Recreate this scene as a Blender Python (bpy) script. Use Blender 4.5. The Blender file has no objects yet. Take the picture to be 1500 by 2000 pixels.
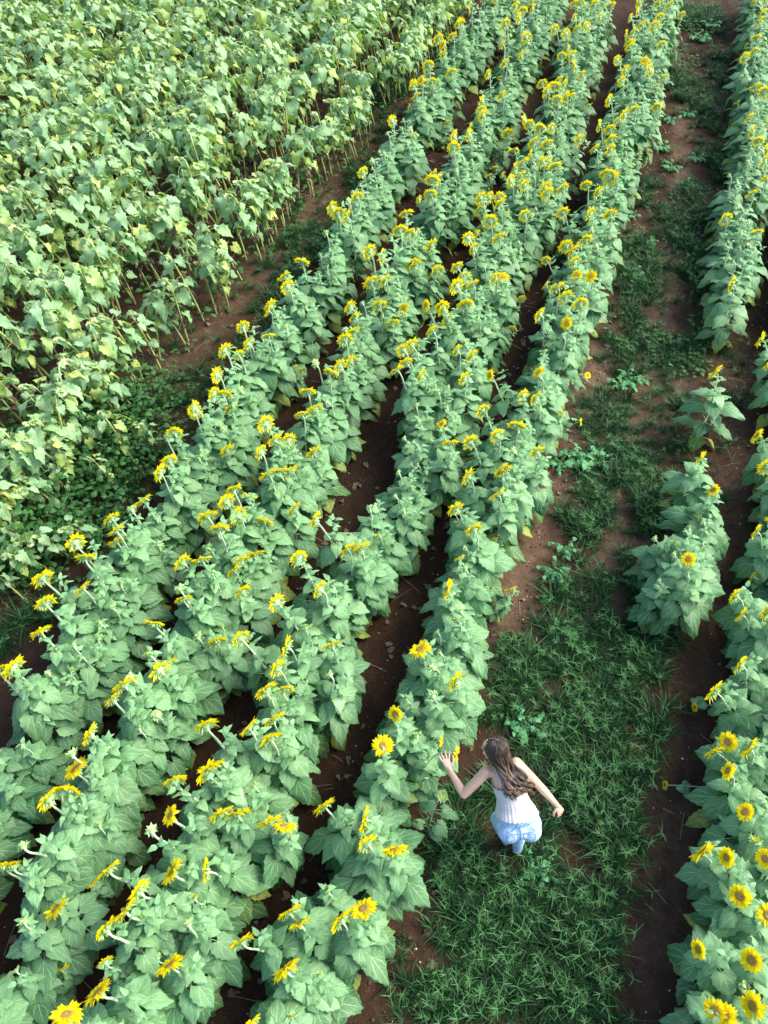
import bpy, math, random
import numpy as np
from mathutils import Vector, Matrix, Euler, Quaternion
from mathutils.bvhtree import BVHTree

random.seed(11)
rng = np.random.default_rng(11)
R = math.radians
S = bpy.context.scene
COL = S.collection

# ---------------------------------------------------------------- camera
CAM_H = 7.9
PITCH = math.atan(1900 / 1560.0)            # below the horizon
cam_d = bpy.data.cameras.new('camera')
cam = bpy.data.objects.new('camera', cam_d); COL.objects.link(cam)
cam.location = (0, 0, CAM_H)
cam.rotation_euler = (math.pi / 2 - PITCH, 0, 0)
cam_d.sensor_fit = 'VERTICAL'; cam_d.sensor_height = 36; cam_d.lens = 36 * 1560 / 2000.0
cam_d.clip_start = 0.1; cam_d.clip_end = 400
S.camera = cam

# ---------------------------------------------------------------- light
SUN_EL, SUN_AZ = R(42), R(82)               # azimuth clockwise from +Y
W = bpy.data.worlds.new('World'); S.world = W; W.use_nodes = True
nt = W.node_tree; bg = nt.nodes['Background']
sky = nt.nodes.new('ShaderNodeTexSky'); sky.sky_type = 'NISHITA'; sky.sun_disc = False
sky.sun_elevation = SUN_EL; sky.sun_rotation = SUN_AZ; sky.dust_density = 3.0; sky.air_density = 1.0
nt.links.new(sky.outputs[0], bg.inputs[0]); bg.inputs[1].default_value = 0.15
sun_d = bpy.data.lights.new('sun', 'SUN'); sun_d.energy = 2.3; sun_d.angle = R(42); sun_d.color = (1.0, 0.91, 0.75)
sun = bpy.data.objects.new('sun', sun_d); COL.objects.link(sun)
sdir = Vector((math.sin(SUN_AZ) * math.cos(SUN_EL), math.cos(SUN_AZ) * math.cos(SUN_EL), math.sin(SUN_EL)))
sun.rotation_euler = sdir.to_track_quat('Z', 'Y').to_euler(); sun.location = sdir * 60
S.view_settings.view_transform = 'Standard'; S.view_settings.look = 'None'
S.view_settings.exposure = 1.33; S.view_settings.gamma = 1.0
S.cycles.max_bounces = 6; S.cycles.diffuse_bounces = 3; S.cycles.glossy_bounces = 2; S.cycles.transmission_bounces = 3
S.cycles.transparent_max_bounces = 4

# ---------------------------------------------------------------- materials
class NT:
    def __init__(s, name):
        s.m = bpy.data.materials.new(name); s.m.use_nodes = True
        s.t = s.m.node_tree; s.b = s.t.nodes['Principled BSDF']; s.o = s.t.nodes['Material Output']
    def n(s, typ, **k):
        x = s.t.nodes.new('ShaderNode' + typ)
        for a, v in k.items(): setattr(x, a, v)
        return x
    def l(s, a, b): s.t.links.new(a, b)
    def val(s, sock, v):
        if isinstance(v, bpy.types.NodeSocket): s.l(v, sock)
        else: sock.default_value = v
    def math(s, op, a, b=0.0, c=None, clamp=False):
        x = s.n('Math', operation=op, use_clamp=clamp)
        s.val(x.inputs[0], a); s.val(x.inputs[1], b)
        if c is not None: s.val(x.inputs[2], c)
        return x.outputs[0]
    def mix(s, f, a, b, typ='MIX'):
        x = s.n('Mix', data_type='RGBA', blend_type=typ)
        s.val(x.inputs[0], f); s.val(x.inputs[6], a); s.val(x.inputs[7], b)
        return x.outputs[2]
    def noise(s, scale, detail=4, rough=0.6, vec=None, dist=0.0):
        x = s.n('TexNoise'); x.inputs['Scale'].default_value = scale; x.inputs['Detail'].default_value = detail
        x.inputs['Roughness'].default_value = rough; x.inputs['Distortion'].default_value = dist
        if vec is not None: s.l(vec, x.inputs['Vector'])
        return x.outputs['Fac']
    def ramp(s, f, stops):
        x = s.n('ValToRGB'); s.l(f, x.inputs[0]); e = x.color_ramp.elements
        e[0].position, e[0].color = stops[0][0], (*stops[0][1], 1); e[1].position, e[1].color = stops[-1][0], (*stops[-1][1], 1)
        for p, c in stops[1:-1]:
            q = e.new(p); q.color = (*c, 1)
        return x.outputs[0]
    def bump(s, h, strength=0.5, dist=0.01):
        x = s.n('Bump'); x.inputs['Strength'].default_value = strength; x.inputs['Distance'].default_value = dist
        s.l(h, x.inputs['Height']); s.l(x.outputs[0], s.b.inputs['Normal']); return x.outputs[0]
    def obj(s): return s.n('TexCoord').outputs['Object']
def rgb(*c): return (*c, 1.0)

def leaf_material(name, young, old, yellow, brown, trans=0.22):
    """tint attribute: r random per leaf, g age (0 young top leaf, paled as by sky light .. 1 old low leaf, darkened with painted shade), b yellowing"""
    N = NT(name)
    at = N.n('Attribute', attribute_name='tint'); sp = N.n('SeparateColor'); N.l(at.outputs['Color'], sp.inputs[0])
    r, age_shade, yel = sp.outputs[0], sp.outputs[1], sp.outputs[2]
    oi = N.n('ObjectInfo').outputs['Random']
    uv = N.n('UVMap'); sx = N.n('SeparateXYZ'); N.l(uv.outputs[0], sx.inputs[0]); u, v = sx.outputs[0], sx.outputs[1]
    au = N.math('ABSOLUTE', N.math('SUBTRACT', u, 0.5))             # 0 midrib .. .5 edge
    base = N.mix(age_shade, rgb(*young), rgb(*old))
    nz = N.noise(9, 4, 0.6, N.obj())
    base = N.mix(N.math('MULTIPLY', r, 0.45), base, rgb(young[0] * .75, young[1] * .62, young[2] * .62))
    base = N.mix(N.math('MULTIPLY', oi, 0.25), base, rgb(old[0] * 4, old[1] * 1.6, old[2] * .9))
    base = N.mix(N.math('MULTIPLY', nz, 0.35), base, rgb(old[0], old[1], old[2]))
    ymask = N.math('MULTIPLY', yel, N.math('ADD', 0.45, N.math('MULTIPLY', nz, 0.9)), clamp=True)
    base = N.mix(ymask, base, rgb(*yellow))
    spots = N.math('GREATER_THAN', N.noise(26, 2, 0.5, N.obj()), N.math('SUBTRACT', 0.83, N.math('MULTIPLY', yel, 0.27)))
    base = N.mix(N.math('MULTIPLY', spots, 0.8), base, rgb(*brown))
    # veins: midrib, two strong laterals from the petiole, finer side veins
    mid = N.math('LESS_THAN', au, 0.013)
    lat = N.math('LESS_THAN', N.math('ABSOLUTE', N.math('SUBTRACT', au, N.math('MULTIPLY', v, 0.62))), 0.013)
    fr = N.math('FRACT', N.math('MULTIPLY', N.math('SUBTRACT', v, N.math('MULTIPLY', au, 0.9)), 6.0))
    fine = N.math('MULTIPLY', N.math('LESS_THAN', fr, 0.10), 0.45)
    vein = N.math('MAXIMUM', N.math('MAXIMUM', mid, N.math('MULTIPLY', lat, 0.8)), fine)
    base = N.mix(N.math('MULTIPLY', vein, 0.55), base, rgb(min(1, young[0] * 1.7), min(1, young[1] * 1.45), young[2] * 1.35))
    N.l(base, N.b.inputs['Base Color']); N.b.inputs['Roughness'].default_value = 0.5
    N.b.inputs['Specular IOR Level'].default_value = 0.3
    N.b.inputs['Sheen Weight'].default_value = 0.03; N.b.inputs['Sheen Roughness'].default_value = 0.5
    h = N.math('ADD', N.math('MULTIPLY', fr, -0.5), N.math('MULTIPLY', N.noise(60, 2, 0.5, N.obj()), 0.8))
    h = N.math('SUBTRACT', h, N.math('MULTIPLY', vein, 0.8))
    bn = N.bump(h, 0.35, 0.006)
    tr = N.n('BsdfTranslucent'); N.l(N.mix(1.0, base, rgb(1.0, 1.15, 0.45), 'MULTIPLY'), tr.inputs[0])
    mx = N.n('MixShader'); mx.inputs[0].default_value = trans
    N.l(N.b.outputs[0], mx.inputs[1]); N.l(tr.outputs[0], mx.inputs[2]); N.l(mx.outputs[0], N.o.inputs[0])
    return N.m

def simple(name, c1, c2, scale=20, rough=0.6, bump=0.2, trans=0.0, spec=0.4, tintmix=0.0, c3=None, dist=0.005):
    N = NT(name); co = N.obj(); f = N.noise(scale, 4, 0.6, co)
    f = N.ramp(f, [(0.3, (0, 0, 0)), (0.7, (1, 1, 1))])
    base = N.mix(f, rgb(*c1), rgb(*c2))
    if tintmix:
        at = N.n('Attribute', attribute_name='tint'); sp = N.n('SeparateColor'); N.l(at.outputs['Color'], sp.inputs[0])
        base = N.mix(N.math('MULTIPLY', sp.outputs[0], tintmix), base, rgb(*(c3 or c2)))
    N.l(base, N.b.inputs['Base Color']); N.b.inputs['Roughness'].default_value = rough
    N.b.inputs['Specular IOR Level'].default_value = spec
    if bump: N.bump(N.noise(scale * 4, 3, 0.6, co), bump, dist)
    if trans:
        tr = N.n('BsdfTranslucent'); N.l(base, tr.inputs[0])
        mx = N.n('MixShader'); mx.inputs[0].default_value = trans
        N.l(N.b.outputs[0], mx.inputs[1]); N.l(tr.outputs[0], mx.inputs[2]); N.l(mx.outputs[0], N.o.inputs[0])
    return N.m

M = {}
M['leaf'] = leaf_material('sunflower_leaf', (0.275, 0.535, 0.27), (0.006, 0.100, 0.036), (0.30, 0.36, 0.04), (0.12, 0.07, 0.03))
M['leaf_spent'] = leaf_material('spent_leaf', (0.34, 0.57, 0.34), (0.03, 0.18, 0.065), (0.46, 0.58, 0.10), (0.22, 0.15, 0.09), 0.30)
M['stem'] = simple('stem_green', (0.36, 0.52, 0.32), (0.50, 0.64, 0.46), 30, 0.6, 0.3)
M['stem_spent'] = simple('stem_spent', (0.24, 0.36, 0.10), (0.44, 0.50, 0.18), 14, 0.6, 0.3)
M['petal'] = simple('petal_yellow', (0.97, 0.82, 0.004), (1.0, 0.92, 0.012), 40, 0.5, 0.0, 0.5, 0.3, 0.35, (0.95, 0.60, 0.004))
M['petal_old'] = simple('petal_dry', (0.45, 0.42, 0.12), (0.35, 0.25, 0.12), 40, 0.7, 0.0, 0.2, 0.2)
M['bract'] = simple('bract_green', (0.22, 0.45, 0.14), (0.42, 0.60, 0.30), 40, 0.6, 0.2)
M['bract_spent'] = simple('bract_spent', (0.42, 0.54, 0.20), (0.58, 0.62, 0.34), 40, 0.7, 0.3)
M['withered'] = simple('withered_leaf', (0.10, 0.07, 0.05), (0.27, 0.21, 0.15), 25, 0.8, 0.4, 0.1, 0.2)
N = NT('flower_disc'); co = N.obj(); d = N.n('VectorMath', operation='LENGTH'); N.l(co, d.inputs[0])
f = N.math('DIVIDE', d.outputs['Value'], 0.042)
base = N.ramp(f, [(0.2, (0.17, 0.13, 0.02)), (0.5, (0.09, 0.045, 0.01)), (0.75, (0.30, 0.13, 0.01)), (1.0, (0.55, 0.33, 0.02))])
vo = N.n('TexVoronoi'); vo.inputs['Scale'].default_value = 260; N.l(co, vo.inputs['Vector'])
N.l(N.mix(N.math('MULTIPLY', vo.outputs['Distance'], 0.9), base, rgb(0.5, 0.34, 0.05)), N.b.inputs['Base Color'])
N.b.inputs['Roughness'].default_value = 0.8; N.bump(vo.outputs['Distance'], 0.8, 0.004); M['disc'] = N.m
M['grass'] = simple('grass_blade', (0.003, 0.022, 0.005), (0.007, 0.045, 0.010), 3, 0.6, 0.0, 0.12, 0.2, 1.0, (0.075, 0.21, 0.07))
M['vine'] = leaf_material('vine_leaf', (0.05, 0.21, 0.06), (0.010, 0.065, 0.018), (0.16, 0.28, 0.03), (0.10, 0.08, 0.03), 0.2)
M['weed'] = leaf_material('weed_leaf', (0.13, 0.43, 0.19), (0.05, 0.25, 0.09), (0.2, 0.3, 0.05), (0.10, 0.08, 0.03), 0.2)
M['straw'] = simple('straw', (0.34, 0.25, 0.13), (0.50, 0.42, 0.26), 20, 0.8, 0.0)
M['stone'] = simple('stone', (0.30, 0.23, 0.17), (0.62, 0.54, 0.46), 6, 0.8, 0.4)
M['clod'] = simple('soil_clod', (0.045, 0.024, 0.015), (0.11, 0.062, 0.04), 12, 0.95, 0.6)

# soil
N = NT('red_soil'); geo = N.n('NewGeometry').outputs['Position']
dry = N.n('Attribute', attribute_name='dry').outputs['Fac']
a = N.noise(0.8, 5, 0.65, geo); b = N.noise(9, 5, 0.7, geo); c = N.noise(70, 4, 0.7, geo)
m = N.math('ADD', N.math('MULTIPLY', a, 0.5), N.math('MULTIPLY', b, 0.5))
dark = N.ramp(m, [(0.30, (0.018, 0.011, 0.007)), (0.52, (0.042, 0.024, 0.014)), (0.72, (0.085, 0.049, 0.028))])
lite = N.ramp(m, [(0.30, (0.085, 0.054, 0.036)), (0.52, (0.150, 0.098, 0.066)), (0.72, (0.26, 0.18, 0.125))])
dm = N.math('MULTIPLY', dry, N.math('ADD', 0.35, N.math('MULTIPLY', b, 1.3)), clamp=True)
base = N.mix(dm, dark, lite)
sp_ = N.n('TexVoronoi'); sp_.inputs['Scale'].default_value = 38; N.l(geo, sp_.inputs['Vector'])
peb = N.math('LESS_THAN', sp_.outputs['Distance'], 0.16)
base = N.mix(N.math('MULTIPLY', N.math('MULTIPLY', peb, N.math('GREATER_THAN', N.noise(3, 2, 0.5, geo), 0.5)), 0.5), base, rgb(0.32, 0.24, 0.17))
base = N.mix(N.math('MULTIPLY', c, 0.35), base, rgb(0.05, 0.028, 0.018))
N.l(base, N.b.inputs['Base Color']); N.b.inputs['Roughness'].default_value = 0.95; N.b.inputs['Specular IOR Level'].default_value = 0.15
N.bump(N.math('ADD', N.math('MULTIPLY', b, 1.0), N.math('ADD', N.math('MULTIPLY', c, 0.35), N.math('MULTIPLY', peb, 0.2))), 0.9, 0.03)
M['soil'] = N.m

# ---------------------------------------------------------------- mesh helpers (all-quad numpy meshes)
class MB:
    def __init__(s): s.V, s.F, s.U, s.T, s.I, s.n = [], [], [], [], [], 0
    def add(s, V, F, U=None, T=(0, 0, 0), mi=0):
        V = np.asarray(V, float); F = np.asarray(F, int)
        s.V.append(V); s.F.append(F + s.n); s.n += len(V)
        s.U.append(np.zeros((len(F) * 4, 2)) if U is None else U)
        s.T.append(np.tile(np.array([*T, 1.0]), (len(F), 1))); s.I.append(np.full(len(F), mi))
    def arrays(s):
        return [np.concatenate(x) for x in (s.V, s.F, s.U, s.T, s.I)]
    def mesh(s, name, mats, smooth=True): return mesh_from(name, s.arrays(), mats, smooth)
def mesh_from(name, arr, mats, smooth=True):
    V, F, U, T, I = arr
    me = bpy.data.meshes.new(name)
    me.vertices.add(len(V)); me.vertices.foreach_set('co', V.astype(np.float32).ravel())
    me.loops.add(len(F) * 4); me.loops.foreach_set('vertex_index', F.astype(np.int32).ravel())
    me.polygons.add(len(F)); me.polygons.foreach_set('loop_start', np.arange(len(F), dtype=np.int32) * 4)
    me.polygons.foreach_set('material_index', I.astype(np.int32))
    for m_ in mats: me.materials.append(M[m_] if isinstance(m_, str) else m_)
    uvl = me.uv_layers.new(name='UVMap'); uvl.data.foreach_set('uv', U.astype(np.float32).ravel())
    at = me.attributes.new('tint', 'FLOAT_COLOR', 'FACE'); at.data.foreach_set('color', T.astype(np.float32).ravel())
    me.update(calc_edges=True)
    if smooth: me.polygons.foreach_set('use_smooth', np.ones(len(F), bool))
    return me
def grid(P, closed=False):
    """P: (rows, cols, 3) -> V, F, UV"""
    r, c = P.shape[:2]; cc = c if closed else c - 1
    i, j = np.meshgrid(np.arange(r - 1), np.arange(cc), indexing='ij'); i = i.ravel(); j = j.ravel(); j2 = (j + 1) % c
    F = np.stack([i * c + j, i * c + j2, (i + 1) * c + j2, (i + 1) * c + j], 1)
    U = np.stack([j / cc, i / (r - 1), (j + 1) / cc, i / (r - 1), (j + 1) / cc, (i + 1) / (r - 1), j / cc, (i + 1) / (r - 1)], 1).reshape(-1, 2)
    return P.reshape(-1, 3), F, U
def frames(pts):
    pts = np.asarray(pts, float); t = np.gradient(pts, axis=0); t /= np.linalg.norm(t, axis=1, keepdims=True) + 1e-9
    up = np.array([0.13, 0.9, 0.31]); x = np.cross(t, up); x /= np.linalg.norm(x, axis=1, keepdims=True) + 1e-9
    return pts, t, x, np.cross(x, t)
def tube(pts, rad, n=5):
    pts, t, x, y = frames(pts); rad = np.asarray(rad) * np.ones(len(pts)); a = np.arange(n) / n * 2 * math.pi
    P = pts[:, None] + rad[:, None, None] * (np.cos(a)[None, :, None] * x[:, None] + np.sin(a)[None, :, None] * y[:, None])
    return grid(P, True)
def bez(p0, p1, p2, p3, n):
    t = np.linspace(0, 1, n)[:, None]; p0, p1, p2, p3 = map(np.asarray, (p0, p1, p2, p3))
    return (1 - t) ** 3 * p0 + 3 * (1 - t) ** 2 * t * p1 + 3 * (1 - t) * t * t * p2 + t ** 3 * p3
def rot(az, pitch, roll=0.0):
    """matrix taking leaf frame (x across, y along, z up) to world: heading az (0=+X), pitch up"""
    m = Matrix.Rotation(az - math.pi / 2, 3, 'Z') @ Matrix.Rotation(pitch, 3, 'X') @ Matrix.Rotation(roll, 3, 'Y')
    return np.array(m)
def leaf(L, Wd, rnd, nt_=12, nc=7, lobe=0.16, droop=0.35, fold=0.18, serr=0.07, wav=0.06):
    t = np.linspace(0, 1, nt_); s_ = np.linspace(-1, 1, nc)
    w = np.sin(math.pi * np.clip(t, 0, 1) ** 0.60) ** 0.8 * (1 - 0.24 * t); w[0] = 0.40; w[1] = max(w[1], 0.72); w[-1] = 0.02
    w = w / w.max() * (1 + serr * np.where(np.arange(nt_) % 2 == 0, 1, -1)); w[-1] = 0.012
    Pm = np.zeros((nt_, nc, 3)); x = w[:, None] * s_[None] * Wd / 2
    y = L * t[:, None] - lobe * L * np.abs(s_)[None] ** 1.3 * (1 - t[:, None]) ** 2 * 1.4 + 0 * x
    ph = rnd.uniform(0, 6.3)
    z = fold * np.abs(x) - droop * L * (np.clip(y, 0, None) / L) ** 2 + wav * Wd * s_[None] ** 2 * np.sin(9 * t[:, None] + ph + 1.5 * np.sign(s_)[None])
    z -= 0.10 * Wd * (np.abs(s_)[None] ** 3)
    z += 0.018 * L * np.sin(t[:, None] * rnd.uniform(9, 16) + s_[None] * rnd.uniform(3, 6) + ph)
    tw = rnd.uniform(-.35, .35) * t[:, None]
    Pm[..., 0] = x * np.cos(tw); Pm[..., 1] = y; Pm[..., 2] = z + x * np.sin(tw)
    return grid(Pm)
def add_leaf(mb, base, az, pitch, L, Wd, rnd, tint, roll=0, mi=0, **k):
    V, F, U = leaf(L, Wd, rnd, **k); V = V @ rot(az, pitch, roll).T + np.asarray(base); mb.add(V, F, U, tint, mi)
def ob(name, data, parent=None, loc=(0, 0, 0), r=(0, 0, 0), sc=1.0):
    o = bpy.data.objects.new(name, data); COL.objects.link(o); o.location = loc; o.rotation_euler = r
    o.scale = (sc, sc, sc) if not hasattr(sc, '__len__') else sc
    if parent: o.parent = parent
    return o
def tag(o, label=None, cat=None, group=None, kind=None):
    for k, v in (('label', label), ('category', cat), ('group', group), ('kind', kind)):
        if v: o[k] = v
    return o
# ---------------------------------------------------------------- where things stand (metres)
GRASS= [(2.23, 4.1, 1.06, 0.55, 1), (2.77, 4.55, 0.63, 0.39, 0.9), (1.78, 4.48, 0.4, 0.33, 0.8), (2.28, 3.4, 0.79, 0.61, 1), (2.28, 2.82, 0.56, 0.51, 1), (1.77, 2.15, 0.72, 0.5, 1), (1.08, 1.97, 0.61, 0.44, 0.9), (1.12, 1.39, 0.72, 0.44, 1), (1.52, 1.08, 0.52, 0.3, 1), (0.45, 1.47, 0.41, 0.52, 0.9), (0.72, 2.15, 0.29, 0.41, 0.8), (1.4, 4.1, 0.33, 0.37, 0.8), (1.08, 3.68, 0.27, 0.17, 0.5), (0.9, 2.62, 0.3, 0.44, 0.8), (0.63, 2.24, 0.24, 0.28, 0.5), (1.67, 2.82, 0.3, 0.3, 0.8), (2.56, 6.49, 0.39, 0.59, 0.9), (2.98, 7.01, 0.54, 0.54, 0.8), (3.35, 6.83, 0.54, 0.71, 1), (3.09, 8.07, 0.36, 0.72, 1), (3.52, 6.4, 0.33, 0.42, 0.8), (2.3, 5.24, 0.42, 0.43, 0.5), (2.07, 4.95, 0.36, 0.28, 0.6), (2.94, 5.45, 0.37, 0.45, 0.35), (4.33, 12.08, 0.49, 0.93, 1), (4.09, 11.34, 0.26, 0.43, 0.9), (5.11, 14.1, 0.43, 0.74, 0.9), (5.72, 12.72, 0.55, 0.98, 0.9), (5.3, 11.93, 0.35, 0.91, 0.7), (6.13, 13.92, 0.48, 0.91, 0.9), (7.23, 17.11, 0.43, 0.82, 1), (8.08, 19.81, 0.54, 0.99, 0.9), (6.64, 19.53, 0.3, 1.39, 0.9), (7.76, 23.29, 0.54, 1.06, 0.9), (6.97, 18.46, 0.57, 1.03, 0.5), (5.07, 13.05, 0.28, 0.5, 0.5), (8.61, 22.94, 0.53, 1.04, 0.9), (3.8, 10.25, 0.32, 0.65, 0.6), (4.62, 9.63, 0.7, 0.48, 0.5), (4.05, 8.49, 0.29, 0.32, 0.5), (3.81, 9.51, 0.23, 0.36, 0.6), (3.92, 7.92, 0.29, 0.4, 0.4), (2.06, 2.43, 0.39, 0.43, 1), (2.04, 1.8, 0.28, 0.38, 0.9), (1.78, 1.31, 0.36, 0.35, 0.9), (0.65, 1.08, 0.39, 0.22, 0.9), (3.42, 9.51, 0.31, 0.48, 0.4), (4.23, 10.78, 0.33, 0.54, 0.3), (3.97, 8.82, 0.45, 0.44, 0.3), (3.48, 7.48, 0.42, 0.29, 0.5), (6.63, 15.46, 0.26, 1.24, 0.7), (2.67, 2.1, 0.19, 0.18, 0.35), (2.5, 1.76, 0.19, 0.34, 0.15), (2.31, 1.71, 0.18, 0.34, 0.25), (5.16, 10.51, 0.33, 0.53, 0.2), (1.13, 3.57, 0.32, 0.17, 0.5), (1.48, 3.4, 0.32, 0.22, 0.5), (-1.58, 10.78, 0.5, 0.41, 0.7), (-1.35, 12.56, 0.45, 0.64, 0.9), (-1.02, 13.22, 0.37, 0.68, 0.7), (-0.5, 14.86, 0.3, 0.78, 0.8), (-1.67, 11.93, 0.53, 0.46, 0.5), (0.12, 18.72, 0.46, 1.05, 0.6), (-0.33, 17.23, 0.44, 0.94, 0.4), (1.17, 22.26, 0.65, 2.0, 0.9), (-2.79, 8.93, 0.45, 0.45, 0.6), (-3.04, 8.17, 0.36, 0.41, 0.5), (-3.2, 7.1, 0.34, 0.55, 0.6), (-4.11, 5.02, 0.36, 0.28, 0.4), (-4.27, 4.75, 0.23, 0.34, 0.6), (-3.86, 5.68, 0.37, 0.31, 0.3), (-1.97, 9.75, 0.32, 0.49, 0.4), (-9.21, 20.98, 0.75, 1.84, 0.8), (-8.26, 19.81, 0.48, 1.13, 0.6)]
VINE= [(-4.26, 6.49, 1.05, 0.94, 1), (-3.6, 7.38, 0.55, 0.57, 1), (-3.56, 5.99, 0.57, 0.4, 0.8), (-2.9, 7.38, 0.35, 0.38, 0.6), (-4.91, 7.38, 0.62, 0.85, 1), (-3.48, 8.6, 0.44, 0.43, 0.6), (4.49, 9.75, 0.47, 0.43, 1), (4.57, 9.27, 0.31, 0.29, 0.9), (4.31, 10.0, 0.32, 0.25, 0.7), (-4.32, 5.76, 0.44, 0.31, 0.8), (-3.94, 7.97, 0.57, 0.61, 0.6), (7.95, 22.94, 0.53, 1.39, 0.7), (7.15, 20.68, 0.37, 0.9, 0.6), (1.13, 3.66, 0.19, 0.07, 0.5)]
WEEDS= [(2.55, 7.33, 0.3), (2.86, 7.33, 0.26), (2.24, 5.87, 0.22), (2.06, 5.53, 0.2), (1.98, 4.71, 0.17), (3.63, 8.98, 0.27), (3.46, 8.87, 0.2), (1.46, 3.57, 0.24), (1.39, 2.15, 0.2), (1.48, 2.08, 0.16), (4.25, 11.71, 0.2), (7.1, 22.09, 0.35), (7.88, 21.61, 0.3), (8.28, 22.43, 0.3), (6.12, 17.23, 0.26), (6.58, 17.58, 0.2), (5.65, 16.1, 0.24), (5.67, 15.26, 0.24), (4.71, 12.64, 0.16), (4.56, 13.48, 0.16), (5.83, 14.67, 0.2), (6.28, 15.67, 0.2), (2.33, 7.24, 0.2), (2.96, 5.38, 0.14)]
TRACKS= [[(7.1, 20.98), (6.28, 16.99), (5.55, 13.92), (4.69, 11.34), (4.12, 9.51), (3.56, 8.07), (3.11, 6.83), (2.74, 5.68)], [(3.48, 10.51), (3.07, 8.82), (2.35, 7.38), (1.85, 6.07), (1.39, 4.95), (1.0, 4.1)], [(5.45, 9.51), (4.77, 7.38), (4.17, 5.68), (3.43, 3.98), (3.01, 3.13), (2.59, 2.15), (2.14, 1.12)], [(8.28, 20.98), (6.47, 14.86), (4.9, 10.12), (3.73, 7.38), (2.67, 4.95)], [(1.3, 19.53), (-0.11, 17.46), (-1.24, 13.92), (-2.09, 11.78), (-3.15, 9.27), (-3.61, 7.77)]]
EDGE = [(1.83, .58), (1.94, 1.12), (2.18, 1.93), (2.51, 2.62), (2.92, 3.68), (3.30, 4.61), (3.44, 4.95)]

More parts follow.
